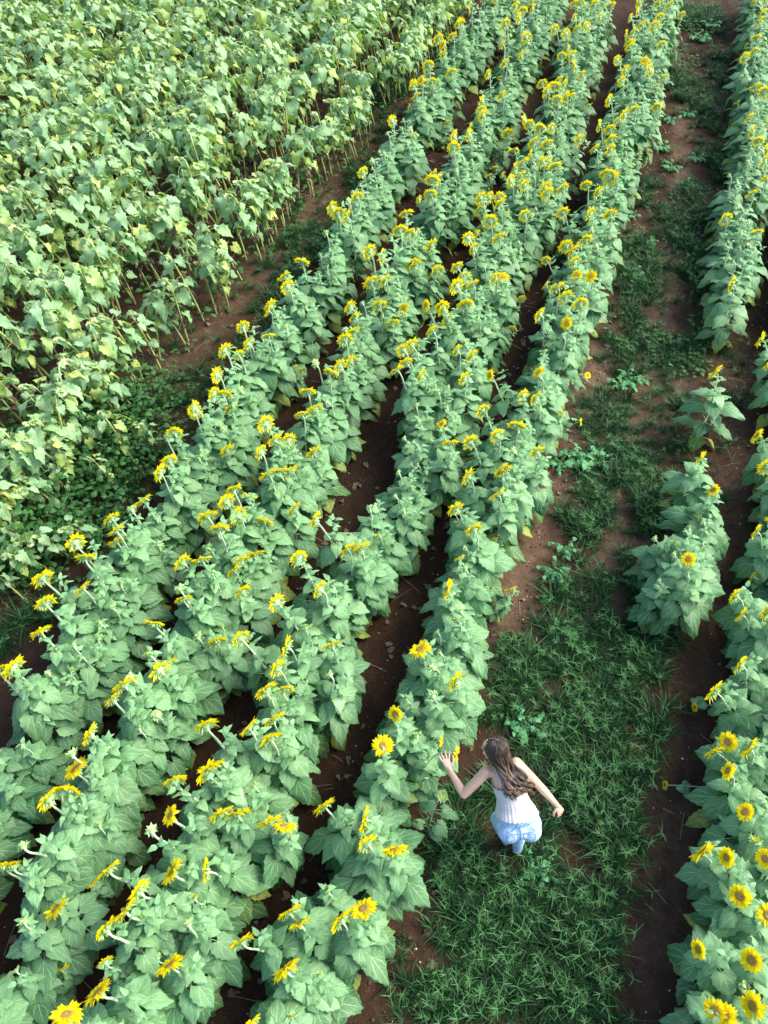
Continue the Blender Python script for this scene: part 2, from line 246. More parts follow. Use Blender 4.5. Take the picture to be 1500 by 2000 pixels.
# flowering plants read off the place: row, x, y, height of the head, kind (o open, f open and tipped up, b half open, s low side bloom)
FL = "1 -3.36 3.36 1.32 o;1 -3.33 3.56 1.32 o;1 -3.25 4.50 1.32 o;1 -3.20 4.21 1.32 o;1 -3.19 3.94 1.32 o;1 -3.09 4.59 0.90 s;1 -3.07 4.89 1.32 o;1 -2.94 4.54 1.12 o;1 -2.94 4.77 1.32 o;1 -2.86 4.08 0.88 b;1 -2.80 5.24 1.32 o;1 -2.78 5.07 1.12 o;1 -2.78 5.42 1.32 o;1 -2.65 5.54 1.16 b;1 -2.57 5.75 1.16 o;1 -2.49 6.03 1.20 o;1 -2.40 6.33 1.12 o;1 -2.37 6.38 1.24 b;1 -2.32 6.58 1.24 o;1 -2.21 6.93 1.20 o;1 -2.15 7.12 1.32 o;1 -2.07 7.36 1.20 o;1 -1.97 7.64 1.24 o;1 -1.92 7.36 1.12 o;1 -1.87 7.32 0.92 o;1 -1.87 7.95 1.32 o;1 -1.84 6.65 0.88 o;1 -1.76 8.41 1.32 o;1 -1.72 8.07 1.12 o;1 -1.62 8.39 1.12 o;1 -1.56 8.99 1.12 o;1 -1.50 8.53 1.12 o;1 -1.37 9.24 1.12 o;1 -1.27 9.78 1.12 o;1 -1.26 9.94 1.24 o;1 -1.20 8.55 0.55 s;1 -1.10 10.24 1.12 o;1 -1.08 8.58 0.55 s;1 -0.80 11.12 1.12 b;1 -0.67 11.75 1.24 o;1 -0.66 11.61 1.12 o;1 -0.46 11.90 1.12 b;1 -0.33 12.14 1.08 o;1 0.59 15.91 0.90 s;1 0.61 15.30 0.55 s;1 0.69 15.88 1.28 o;1 0.73 16.06 1.32 f;1 0.75 15.93 1.12 o;1 0.97 16.45 1.12 o;1 0.97 16.75 1.24 o;1 0.99 17.34 1.32 b;1 1.25 17.99 1.32 o;1 1.28 17.73 1.12 o;1 1.30 17.75 1.32 o;1 1.32 16.07 0.55 s;1 1.53 18.47 1.16 o;1 1.66 18.84 1.24 o;1 1.75 19.10 1.20 o;1 2.00 20.10 1.32 o;2 -2.84 1.76 1.12 o;2 -2.79 1.91 1.12 b;2 -2.78 1.39 1.00 b;2 -2.78 1.93 0.60 s;2 -2.73 2.13 1.28 b;2 -2.66 2.29 1.24 o;2 -2.64 2.34 1.20 o;2 -2.63 1.20 0.55 s;2 -2.60 2.44 1.20 o;2 -2.59 1.60 0.88 o;2 -2.54 2.58 1.12 o;2 -2.51 2.76 1.28 b;2 -2.46 1.90 0.55 s;2 -2.43 2.98 1.32 o;2 -2.34 3.22 1.24 o;2 -2.32 3.43 1.32 o;2 -2.27 3.52 1.32 b;2 -2.16 3.76 1.28 b;2 -2.05 4.09 1.32 o;2 -1.98 3.61 1.12 o;2 -1.92 3.80 0.92 o;2 -1.91 4.39 1.24 b;2 -1.88 4.42 1.12 o;2 -1.84 4.64 1.32 o;2 -1.81 4.09 0.92 b;2 -1.80 4.72 1.32 o;2 -1.73 5.28 1.32 o;2 -1.67 4.60 1.12 b;2 -1.67 5.11 1.32 o;2 -1.66 5.04 1.12 b;2 -1.56 4.45 0.55 s;2 -1.56 5.41 1.32 o;2 -1.53 4.07 0.88 o;2 -1.53 5.52 1.12 o;2 -1.52 4.91 0.92 o;2 -1.51 5.63 1.32 o;2 -1.50 5.00 0.92 o;2 -1.41 5.73 1.12 o;2 -1.38 6.21 1.32 o;2 -1.36 5.08 0.88 o;2 -1.33 4.68 0.88 o;2 -1.25 5.56 0.88 o;2 -1.24 6.07 1.12 o;2 -1.18 6.50 1.24 o;2 -1.17 6.62 1.32 o;2 -1.08 6.18 1.00 o;2 -1.03 6.99 1.12 o;2 -1.00 6.55 1.12 o;2 -0.99 6.46 0.92 o;2 -0.99 7.00 0.60 s;2 -0.93 7.26 1.24 o;2 -0.92 5.82 0.88 o;2 -0.76 7.31 1.12 o;2 -0.75 6.70 0.88 o;2 -0.71 7.86 1.16 b;2 -0.70 7.72 1.12 o;2 -0.51 7.91 1.12 o;2 -0.47 8.39 1.12 o;2 -0.47 8.58 1.16 b;2 -0.34 8.27 0.88 o;2 -0.33 8.98 1.12 o;2 -0.28 9.12 1.24 o;2 -0.24 8.69 1.12 o;2 -0.09 10.15 1.32 o;2 -0.06 9.78 1.12 o;2 -0.03 9.24 1.12 o;2 0.08 9.78 1.12 o;2 0.15 10.38 1.16 o;2 0.17 9.17 0.88 o;2 0.23 10.60 1.28 b;2 0.33 10.92 1.24 o;2 0.36 11.19 1.32 o;2 0.38 9.53 0.88 f;2 0.41 11.03 1.12 o;2 0.44 10.57 0.88 o;2 0.53 10.61 0.88 o;2 0.57 12.39 0.90 s;2 0.62 11.75 0.70 s;2 0.77 11.15 0.88 o;2 0.77 12.22 1.28 o;2 0.84 12.02 1.12 o;2 0.90 10.43 0.88 o;2 0.95 12.58 1.12 o;2 0.99 12.83 0.60 s;2 1.01 12.82 1.12 o;2 1.28 12.56 0.88 b;2 1.33 13.64 1.12 o;2 1.58 14.42 1.12 o;2 1.60 14.17 1.12 o;2 1.85 14.96 1.12 o;2 2.00 15.61 1.12 o;2 2.05 14.32 0.55 s;2 2.10 13.95 0.55 s;2 2.23 16.67 1.12 o;2 2.37 14.86 0.88 o;2 2.48 17.22 1.12 o;2 2.52 17.55 0.75 s;2 2.54 17.61 1.32 o;2 2.77 18.87 1.32 o;2 2.86 19.33 0.90 s;2 2.98 18.32 0.88 o;2 2.99 19.03 1.32 o;2 3.06 19.53 1.32 o;2 3.14 20.02 1.32 o;2 3.43 20.21 1.12 o;3 -2.13 1.18 0.90 s;3 -2.08 0.79 1.32 o;3 -1.99 1.33 1.32 o;3 -1.96 0.98 1.28 o;3 -1.94 1.75 1.32 o;3 -1.81 1.51 1.32 o;3 -1.78 1.70 1.32 o;3 -1.72 1.54 1.12 b;3 -1.72 2.05 1.32 b;3 -1.62 2.20 1.32 f;3 -1.61 1.85 1.28 o;3 -1.57 2.47 1.32 o;3 -1.55 1.13 1.12 o;3 -1.41 1.36 1.12 b;3 -1.39 2.84 1.32 o;3 -1.38 2.56 1.32 o;3 -1.34 1.94 1.12 o;3 -1.33 2.58 1.32 o;3 -1.25 2.27 1.12 o;3 -1.24 3.75 1.32 o;3 -1.18 2.96 1.32 o;3 -1.14 2.32 1.12 o;3 -1.01 3.13 1.12 o;3 -1.00 3.34 1.24 o;3 -0.92 4.30 1.32 o;3 -0.86 2.87 1.12 o;3 -0.85 3.57 1.12 o;3 -0.79 3.85 1.16 o;3 -0.78 2.24 1.12 o;3 -0.77 2.19 1.12 o;3 -0.76 4.62 1.32 o;3 -0.75 3.35 1.12 o;3 -0.70 4.08 1.12 b;3 -0.62 5.34 1.32 o;3 -0.57 4.42 1.32 o;3 -0.40 3.48 1.12 b;3 -0.40 4.30 0.55 s;3 -0.36 4.89 1.12 o;3 -0.34 3.88 1.12 o;3 -0.19 4.96 1.12 o;3 0.20 7.65 1.32 o;3 0.37 8.22 1.32 o;3 0.41 7.91 1.32 o;3 0.45 8.02 1.32 o;3 0.63 8.22 1.32 b;3 0.66 7.72 1.12 o;3 0.68 9.02 1.32 f;3 0.79 9.02 1.32 o;3 0.80 8.38 1.32 o;3 0.81 6.94 1.12 f;3 0.88 6.67 1.12 o;3 0.88 8.87 1.32 o;3 0.94 8.90 1.12 o;3 1.04 7.69 1.12 o;3 1.05 8.19 1.12 o;3 1.07 9.53 1.32 o;3 1.14 9.89 1.32 o;3 1.19 9.28 1.12 o;3 1.20 9.11 0.55 s;3 1.27 8.18 1.12 o;3 1.28 10.61 1.32 o;3 1.32 9.93 1.12 o;3 1.36 9.75 1.12 o;3 1.52 11.23 0.90 s;3 1.55 11.71 1.32 o;3 1.58 10.80 1.12 o;3 1.61 9.92 1.12 o;3 1.64 11.60 0.90 s;3 1.75 11.75 1.12 o;3 1.77 10.99 1.12 o;3 1.79 11.31 1.12 o;3 1.84 9.87 1.12 f;3 1.90 12.28 1.12 o;3 1.93 9.55 0.55 s;3 1.95 12.11 1.12 o;3 1.97 11.92 1.12 o;3 2.11 13.47 0.90 s;3 2.17 12.05 0.90 s;3 2.24 10.22 0.55 s;3 2.26 12.69 1.12 o;3 2.30 11.63 1.12 o;3 2.34 12.79 1.12 o;3 2.35 13.12 1.12 o;3 2.40 13.37 1.12 o;3 2.42 12.43 1.12 o;3 2.43 13.89 1.12 o;3 2.62 13.66 1.12 o;3 2.70 15.04 1.12 o;3 2.73 12.28 1.12 o;3 2.74 12.45 1.12 o;3 2.76 14.64 1.12 o;3 2.77 14.09 1.12 o;3 2.87 14.42 1.12 o;3 2.97 13.19 1.12 o;3 2.98 13.79 1.12 o;3 3.00 12.41 1.12 o;3 3.17 16.36 1.12 o;3 3.25 16.08 1.12 o;3 3.34 15.58 1.12 o;3 3.36 16.17 1.12 o;3 3.48 14.14 1.12 o;3 3.49 16.64 1.12 o;3 3.56 15.84 1.12 o;3 3.62 16.24 1.12 o;3 3.73 15.81 1.12 o;3 3.80 17.73 1.12 o;3 3.91 19.33 1.12 o;3 3.93 18.07 1.12 o;3 3.97 16.86 1.12 o;3 4.00 17.69 1.12 o;3 4.06 18.80 1.12 o;3 4.21 19.14 1.12 o;3 4.29 19.72 1.12 o;3 4.43 16.77 0.55 s;3 4.43 20.67 1.12 o;3 4.75 20.72 1.12 o;3 4.91 19.80 1.12 o;3 4.92 20.50 1.12 o;3 5.34 20.67 1.12 o;4 -1.03 1.36 1.12 o;4 -0.88 0.83 1.12 o;4 -0.71 1.18 1.12 o;4 -0.68 1.40 1.12 o;4 -0.56 1.44 1.12 o;4 -0.41 2.25 1.12 o;4 -0.29 1.37 1.12 o;4 -0.22 1.65 0.55 s;4 -0.16 1.93 1.12 b;4 -0.14 2.38 1.12 o;4 0.00 1.51 1.12 o;4 0.01 2.70 1.12 f;4 0.14 3.05 1.12 f;4 0.16 1.91 1.12 o;4 0.21 2.07 1.12 o;4 0.45 3.85 1.12 o;4 0.52 3.74 1.12 b;4 0.64 3.45 1.12 b;4 0.72 3.59 1.12 o;4 0.72 4.48 1.12 o;4 0.82 4.25 1.12 b;4 0.83 4.19 1.12 b;4 0.83 5.01 0.90 s;4 0.89 5.74 0.90 s;4 0.97 4.84 1.12 b;4 0.97 5.67 1.12 o;4 1.06 6.56 1.12 o;4 1.11 5.28 1.12 o;4 1.11 6.09 1.12 o;4 1.30 7.13 1.12 o;4 1.32 5.49 0.55 s;4 1.34 5.74 1.12 o;4 1.40 4.93 0.55 s;4 1.40 6.68 1.12 o;4 1.41 6.05 1.12 o;4 1.43 7.76 1.12 f;4 1.54 6.80 1.12 o;4 1.57 6.16 1.12 o;4 1.67 6.48 1.12 b;4 1.74 7.34 1.12 o;4 1.88 6.32 1.12 o;4 2.08 7.92 1.12 f;4 2.09 7.33 1.12 o;4 2.10 7.78 1.12 b;4 2.18 9.11 1.12 o;4 2.35 7.83 0.55 s;4 2.37 7.65 0.55 s;4 2.39 10.08 0.90 s;4 2.40 8.52 1.12 b;4 2.43 9.60 1.12 o;4 2.51 8.84 1.12 f;4 2.60 10.74 0.90 s;4 2.62 9.35 1.12 o;4 2.71 9.19 1.12 o;4 2.79 10.16 1.12 o;4 2.86 10.76 1.12 o;4 2.87 10.47 1.12 o;4 2.87 11.75 1.12 o;4 2.90 10.58 1.12 o;4 2.91 9.83 1.12 f;4 3.06 10.02 0.55 s;4 3.10 10.04 1.12 f;4 3.32 11.57 1.12 o;4 3.40 12.38 1.12 o;4 3.61 12.15 1.12 o;4 3.64 11.61 1.12 o;4 3.79 13.84 1.12 o;4 3.80 12.77 1.12 o;4 3.82 12.63 1.12 o;4 3.89 12.64 1.12 o;4 4.02 14.61 1.12 o;4 4.13 13.96 1.12 o;4 4.19 14.45 1.12 o;4 4.42 14.88 1.12 o;4 4.49 15.76 1.12 o;4 4.54 15.02 1.12 o;4 4.62 14.35 0.55 s;4 4.68 16.56 1.12 o;4 4.79 15.22 1.12 o;4 4.91 17.58 1.12 o;4 4.92 14.87 0.55 s;4 4.99 17.00 1.12 o;4 5.20 18.28 1.12 o;4 5.22 15.44 1.12 o;4 5.34 19.02 1.12 o;4 5.42 17.37 1.12 f;4 5.42 18.28 1.12 o;4 5.52 17.08 1.12 o;4 5.52 18.97 1.12 o;4 5.59 19.84 1.12 o;4 5.63 16.86 0.90 s;4 5.66 18.30 0.55 s;4 5.78 17.34 0.90 s;4 5.78 19.35 1.12 o;4 5.89 20.15 1.12 o;4 5.93 18.32 1.12 o;4 5.94 19.16 1.12 o;4 6.09 20.78 1.12 o;4 6.26 19.74 1.12 o;4 6.73 19.95 1.12 o;5 3.36 4.98 1.12 f;5 3.69 5.80 1.12 f;5 3.76 6.46 1.12 o;5 4.33 7.72 1.12 o;5 5.09 9.78 1.12 o;5 6.01 12.17 1.12 o;5 6.15 12.50 0.55 s;5 6.66 13.29 1.12 o;5 6.75 13.59 1.12 o;5 6.76 13.96 1.12 o;5 7.10 14.74 1.12 o;5 7.30 16.97 0.55 s;5 7.69 16.94 0.80 s;5 7.82 17.88 1.12 o;5 7.84 18.30 0.55 s;5 7.97 18.64 1.12 o;5 8.32 19.77 0.55 s;5 8.41 19.45 1.12 o;5 8.90 20.67 1.12 o;6 2.38 0.78 1.12 f;6 2.50 1.28 1.12 f;6 2.54 0.87 1.12 f;6 2.79 1.99 1.12 o;6 2.81 1.95 0.55 s;6 2.85 0.85 1.12 f;6 2.94 1.62 1.12 f;6 2.96 1.89 1.12 f;6 2.98 1.21 1.12 f;6 3.02 1.50 1.12 f;6 3.11 2.56 1.12 f;6 3.11 3.02 1.12 o;6 3.13 2.32 1.12 f;6 3.17 1.80 1.12 f;6 3.23 2.94 1.12 f;6 3.28 3.43 1.12 o;6 3.37 2.82 1.12 o;6 3.51 3.70 1.12 o;6 3.68 4.36 1.12 o;6 3.68 4.55 1.12 o;6 3.87 4.13 1.12 o;6 4.12 5.14 0.55 s;6 4.12 5.36 1.12 o;6 4.27 5.50 1.12 o;6 4.52 6.21 1.12 o;6 4.63 6.83 1.12 o;6 5.08 8.10 1.12 o;6 5.24 8.61 1.12 o;6 8.62 20.73 1.12 o"
ROW = {1: (-4.25, .304, .0008), 2: (-3.385, .3615, -.0011), 3: (-2.27, .4258, -.004), 4: (-1.0035, .4127, -.0026),
       5: (1.19, .428, -.0029), 6: (2.38, .479, -.008), 7: (3.50, .479, -.008)}
def rowx(r, y): a_, b_, c_ = ROW[r]; return a_ + b_ * y + c_ * y * y
def spentx(k, y): return -7.05 - 1.24 * k + .40 * y
def vnoise(x, y, sc, seed):
    """smooth value noise on arrays"""
    g = np.random.default_rng(seed).random((257, 257)); X = x / sc + 500; Y = y / sc + 500
    i = np.floor(X).astype(int); j = np.floor(Y).astype(int); fx = X - i; fy = Y - j; fx = fx * fx * (3 - 2 * fx); fy = fy * fy * (3 - 2 * fy)
    i %= 256; j %= 256
    return (g[i, j] * (1 - fx) * (1 - fy) + g[i + 1, j] * fx * (1 - fy) + g[i, j + 1] * (1 - fx) * fy + g[i + 1, j + 1] * fx * fy)
def ground_z(x, y):
    x = np.asarray(x, float); y = np.asarray(y, float); z = np.zeros_like(x)
    for r in ROW: z += 0.05 * np.exp(-((x - rowx(r, y)) / .26) ** 2)
    for k in range(14): z += 0.05 * np.exp(-((x - spentx(k, y)) / .26) ** 2)
    z += 0.05 * (vnoise(x, y, .9, 1) - .5) + 0.03 * (vnoise(x, y, .25, 2) - .5) + 0.018 * (vnoise(x, y, .09, 3) - .5)
    return z
def seg_dist(x, y, poly):
    d = np.full(x.shape, 1e9)
    for (x0, y0), (x1, y1) in zip(poly[:-1], poly[1:]):
        vx, vy = x1 - x0, y1 - y0; t = np.clip(((x - x0) * vx + (y - y0) * vy) / (vx * vx + vy * vy), 0, 1)
        d = np.minimum(d, np.hypot(x - x0 - t * vx, y - y0 - t * vy))
    return d
def gz(x, y): return float(ground_z(np.array([x]), np.array([y]))[0])

# ---------------------------------------------------------------- ground
xs = np.concatenate([np.linspace(-150, -14, 18), np.arange(-13.5, 13.5, .06), np.linspace(14, 150, 18)])
ys = np.concatenate([np.linspace(-120, -3, 14), np.arange(-2.5, 28, .06), np.linspace(29, 180, 18)])
X, Y = np.meshgrid(xs, ys); Z = ground_z(X, Y)
dry = np.zeros_like(X)
for k, p in enumerate(TRACKS):
    wd = (.20, .30, .22, .13, .42)[k]; e = np.exp(-(seg_dist(X, Y, p) / wd) ** 2)
    dry = np.maximum(dry, e * (1.0, .75, .35, .6, .5)[k]); Z -= e * (.03 if k != 1 else .0)
dry = dry * (0.45 + 0.9 * vnoise(X, Y, .5, 7)) + .22 * np.clip(vnoise(X, Y, 2.2, 9) - .35, 0, 1) * (X > rowx(4, Y) + .3)
mb = MB(); V, F, U = grid(np.stack([X, Y, Z], -1)); mb.add(V, F, U)
me = mb.mesh('ground', ['soil']); at = me.attributes.new('dry', 'FLOAT', 'POINT'); at.data.foreach_set('value', np.clip(dry, 0, 1).astype(np.float32).ravel())
tag(ob('ground', me), 'reddish brown farm soil between the planted rows', kind='structure')

def blob_rock(n, size_lo, size_hi, region, mat, name, label, flat=.6):
    base = []
    for k in range(4):
        a = np.linspace(0, 2 * math.pi, 7)[:-1]; zz = np.array([-.9, -.4, .35, .9]); rr = np.array([.35, .95, .85, .3]) * rng.uniform(.85, 1.1, 4)
        Pm = np.stack([np.cos(a)[None] * rr[:, None], np.sin(a)[None] * rr[:, None], zz[:, None] + 0 * a[None]], -1)
        Pm *= rng.uniform(.8, 1.2, Pm.shape); V, F, U = grid(Pm, True)
        F = np.vstack([F, [[18, 19, 20, 21]], [[18, 21, 22, 23]], ]); U = np.vstack([U, np.zeros((8, 2))]); base.append((V, F, U))
    mb = MB()
    for k in range(n):
        x, y = region(); s_ = rng.uniform(size_lo, size_hi) * rng.uniform(.5, 1); V, F, U = base[rng.integers(4)]
        V2 = V * np.array([s_, s_ * rng.uniform(.6, 1), s_ * flat]) @ rot(rng.uniform(0, 6.3), 0).T
        mb.add(V2 + np.array([x, y, gz2(x, y) + s_ * .15]), F, U)
    return tag(ob(name, mb.mesh(name, [mat], False)), label, kind='stuff')
def gz2(x, y): return gz(x, y)
def reg_gap():
    while True:
        y = rng.uniform(.4, 17); k = rng.random()
        if k < .45: r = rng.integers(1, 4); x = rowx(r, y) + .6 + rng.normal(0, .14)
        elif k < .7: x = rowx(4, y) + .72 + rng.normal(0, .15)
        elif k < .9: x = rowx(6, y) - .75 + rng.normal(0, .22)
        else: x = rowx(1, y) - .9 + rng.normal(0, .3)
        return x, y
blob_rock(900, .006, .018, reg_gap, 'stone', 'pebble', 'small pale stones scattered over the bare soil')
blob_rock(7000, .007, .024, reg_gap, 'clod', 'soil_clod', 'crumbled dark clods of earth between the rows')

# ---------------------------------------------------------------- sunflowers: meshes of each part in several variants
NRM = np.array([-.56, .75, .17]); NRM /= np.linalg.norm(NRM)
HEAD = np.array([-.095, .03, 1.12])
def stem_curve(j):
    q = random.Random(100 + j); w = q.uniform(-.03, .03)
    low = bez((0, 0, -.04), (w, w * .5, .35), (-.02 - w, .0, .7), (-.045, .0, .93), 9)
    neck = bez((-.045, .0, .93), (-.05, .0, 1.02), HEAD - NRM * .075 + np.array([.0, -.005, .015]), HEAD - NRM * .012, 7)
    return np.vstack([low, neck[1:]])
CURVES = [stem_curve(j) for j in range(4)]
STEMS = []
for j, cv in enumerate(CURVES):
    mb = MB(); rr = np.interp(np.linspace(0, 1, len(cv)), [0, .6, .9, 1], [.013, .0105, .0075, .011]); V, F, U = tube(cv, rr, 6); mb.add(V, F, U)
    STEMS.append(mb)
def along(cv, z):
    i = int(np.argmin(np.abs(cv[:9, 2] - z))); return cv[i] * np.array([1, 1, 0]) + np.array([0, 0, z])
def foliage(j, n_leaf=25, top=1.0, hero=True, nt_=12, nc=7, lobe=None):
    q = random.Random(300 + j); cv = CURVES[j % 4]; mb = MB(); az = q.uniform(0, 6.3)
    for i in range(n_leaf):
        f = i / (n_leaf - 1.0); z = .08 + (.79 * f ** .85) * top; az += 2.4 + q.uniform(-.35, .35)
        size = np.interp(f, [0, .2, .55, .8, 1], [.15, .205, .215, .165, .085]) * q.uniform(.82, 1.18)
        pl = size * np.interp(f, [0, .5, .85, 1], [.75, .62, .40, .15])
        b = along(cv, z); up = np.interp(f, [0, .4, .8, 1], [.05, .35, .6, .9]) + q.uniform(-.15, .15)
        d = np.array([math.cos(az) * math.cos(up), math.sin(az) * math.cos(up), math.sin(up)])
        e = b + d * pl; e2 = e + np.array([math.cos(az), math.sin(az), -.1]) * size * .06
        V, F, U = tube(bez(b, b + d * pl * .5, e, e2, 4), [.0042, .0035, .003, .0025], 4); mb.add(V, F, U, (0, 0, 0), 1)
        pitch = np.interp(f, [0, .3, .7, 1], [-.42, -.42, -.34, .08]) + q.uniform(-.35, .35)
        age_shade = float(np.interp(f, [0, .25, .55, 1], [1, .95, .62, .04])) + q.uniform(-.25, .2)  # leaf age by height, with canopy shade painted into the low leaves
        yel = q.uniform(.45, 1.0) if (f < .2 and q.random() < .6) else (q.uniform(0, .25) if f < .3 else 0)
        add_leaf(mb, e2, az + q.uniform(-.25, .25), pitch, size, size * q.uniform(.82, .98), q, (q.random(), min(1, max(0, age_shade)), yel),
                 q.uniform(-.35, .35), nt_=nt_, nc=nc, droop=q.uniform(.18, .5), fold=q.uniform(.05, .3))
    for i in range(9):                                   # small pale leaves climbing the neck
        z = .86 + .20 * i / 8; az += 2.4 + q.uniform(-.4, .4); b = cv[9 + min(5, int((z - .88) / .03))] if z > .9 else cv[8]; size = q.uniform(.060, .105) * (1.1 - i * .045)
        add_leaf(mb, b + np.array([math.cos(az), math.sin(az), 0]) * .008, az, q.uniform(-.1, .75), size, size * .58, q, (q.random() * .5, 0, 0), q.uniform(-.3, .3), nt_=7, nc=5, lobe=.05, droop=q.uniform(.2, .6), fold=.3)
    return mb
NF = 14
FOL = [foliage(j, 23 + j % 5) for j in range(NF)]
def head_meshes(j, R_=.098, bud=False):
    q = random.Random(700 + j); gr, pe, di = MB(), MB(), MB()
    rd = .040 if not bud else .026
    a = np.linspace(0, 2 * math.pi, 15)[:-1]
    prof = [(.009, -.020), (.020, -.018), (rd * .85, -.010), (rd * 1.03, -.001), (rd * .98, .002)]
    Pm = np.array([[(r_ * math.cos(x), r_ * math.sin(x), z) for x in a] for r_, z in prof]); gr.add(*grid(Pm, True))
    def ray(mb, n, r0, Ln, wd, lift, jit, curl):
        for i in range(n):
            x = i / n * 6.283 + q.uniform(-.5, .5) * 6.283 / n * .8; L = Ln * q.uniform(1 - jit, 1 + jit * .6); li = lift + q.uniform(-.22, .22); tw = q.uniform(-.5, .5)
            t = np.linspace(0, 1, 5); w = np.array([.55, .95, 1.0, .68, .06]) * wd / 2 * q.uniform(.85, 1.15); cu = curl + q.uniform(-.3, .3)
            rr = r0 + L * t * math.cos(li); zz = L * t * math.sin(li) - cu * L * t * t
            P3 = np.zeros((5, 3, 3)); s_ = np.array([-1, 0, 1])
            ys_ = w[:, None] * s_[None]; zz2 = zz[:, None] + np.abs(ys_) * .35 + ys_ * tw
            P3[..., 0] = rr[:, None] * math.cos(x) - ys_ * math.sin(x); P3[..., 1] = rr[:, None] * math.sin(x) + ys_ * math.cos(x); P3[..., 2] = zz2
            V, F, U = grid(P3); mb.add(V, F, U, (q.random(), 0, 0))
    if bud:
        ray(gr, 22, rd * .9, .042, .016, .55, .25, .0); ray(gr, 14, rd * .8, .034, .014, -.2, .25, .2)
        ray(pe, 18, rd * .55, .024, .011, 1.0, .3, -.1)
    else:
        ray(gr, 18, rd * .9, .040, .017, -.28, .2, .35); ray(gr, 12, rd * .6, .040, .016, -.75, .3, .0)
        ray(pe, 21, rd * .92, R_ - rd, .027, .06, .10, .12); ray(pe, 17, rd * .85, (R_ - rd) * .9, .025, .34, .14, .2)
    prof = [(rd * 1.0, .001), (rd * .8, .008), (rd * .5, .009), (rd * .2, .007), (.001, .0065)]
    Pm = np.array([[(r_ * math.cos(x), r_ * math.sin(x), z) for x in a] for r_, z in prof]); di.add(*grid(Pm, True))
    return gr, pe, di
HD = [head_meshes(j, .098 + .006 * (j % 3)) for j in range(6)] + [head_meshes(20 + j, .05, True) for j in range(3)]
# linkable meshes
me_stem = [m.mesh('stem', ['stem']) for m in STEMS]
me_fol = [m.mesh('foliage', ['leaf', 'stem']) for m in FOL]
me_head = [(g.mesh('flower_head', ['bract']), p.mesh('petals', ['petal']), d.mesh('disc', ['disc' if i < 6 else 'bract'])) for i, (g, p, d) in enumerate(HD)]
def look_quat(n, spin):
    return Vector(n).normalized().to_track_quat('Z', 'Y').to_matrix().to_4x4() @ Matrix.Rotation(spin, 4, 'Z')

plants = []                                     # dicts of every flowering-field plant
for e in FL.split(';'):
    r, x, y, h, k = e.split(); plants.append(dict(row=int(r), x=float(x), y=float(y), h=float(h), k=k))
LONE = [p for p in plants if p['row'] == 5 and p['y'] < 9.6]
q = random.Random(3)
def near(x, y, d): return any((p['x'] - x) ** 2 + (p['y'] - y) ** 2 < d * d for p in plants)
for r in (1, 2, 3, 4, 6, 7):
    y = -.6; lat = {1: .19, 2: .20, 3: .20, 4: .16}.get(r, .2)
    while y < 27.5:
        y += q.uniform(.055, .10)
        if r in (6, 7) and y > 16: break
        x = rowx(r, y) + q.uniform(-lat, lat) * (.7 if y < 3.5 else (1.0 if y < 11 else 1.25))
        if not near(x, y, .18 if y < 14 else .24):
            far = y > 20.5; u = q.random()
            k = 'o' if (far and u < .5) or (y > 11 and u < .16) else ('n' if q.random() < .78 else 'b')
            plants.append(dict(row=r, x=x, y=y, h=q.uniform(.98, 1.2) if k == 'o' else q.uniform(.74, 1.0), k=k))
y = 10.2
while y < 27.5:
    y += q.uniform(.12, .18); x = rowx(5, y) + q.uniform(-.28, .28)
    if not near(x, y, .2): plants.append(dict(row=5, x=x, y=y, h=q.uniform(.95, 1.2), k='o' if q.random() < .25 else 'n'))
for x, y, h in ((3.20, 4.80, .95), (3.45, 5.05, .9), (3.15, 5.15, .85), (3.42, 5.35, 1.0), (3.25, 5.50, .8), (3.60, 5.55, .9), (3.55, 5.2, .8), (3.05, 4.9, .75), (3.62, 5.35, .8), (3.1, 5.4, .8)):
    plants.append(dict(row=5, x=x, y=y, h=h, k='n'))
FPX = 1560 / 1000.0
def screen(x, y, z):
    v = cam.rotation_euler.to_matrix().inverted() @ (Vector((x, y, z)) - cam.location)
    return (FPX * v.x / -v.z, FPX * v.y / -v.z, -v.z)         # in half frame heights
for p in plants:
    sx_, sy_, dd = screen(p['x'], p['y'], p['h'] * .7); p['d'] = dd
    p['in'] = abs(sx_) < .75 + .30 / dd * 1.5 and abs(sy_) < 1 + .45 / dd * 1.5
    ra = random.Random(int(p['x'] * 997 + p['y'] * 7919)); p['ra'] = ra
    p['rz'] = ra.gauss(0, .30); p['tilt'] = (ra.gauss(0, .05), ra.gauss(0, .05))
    off = p['x'] - rowx(p['row'], p['y'])                # stems root in the row and lean out to their head
    lm = .14 if p['y'] < 3.5 else .17 if p['y'] < 11 else (.20 if p['row'] == 4 else .26)
    if abs(off) > lm and p not in LONE:
        nx = rowx(p['row'], p['y']) + math.copysign(lm + min(.06, (abs(off) - lm) * .2), off); p['tilt'] = (p['tilt'][0], p['tilt'][1] + max(-.42, min(.42, (p['x'] - nx) / p['h']))); p['x'] = nx; p['rz'] *= .3
plants = [p for p in plants if p['in'] or p['y'] < 28]
vis = sorted([p for p in plants if p['in']], key=lambda p: p['d'])
hid = [p for p in plants if not p['in'] and -4 < p['y'] and p['d'] < 14]      # just outside the frame
for i, p in enumerate(vis): p['own'] = i < 298

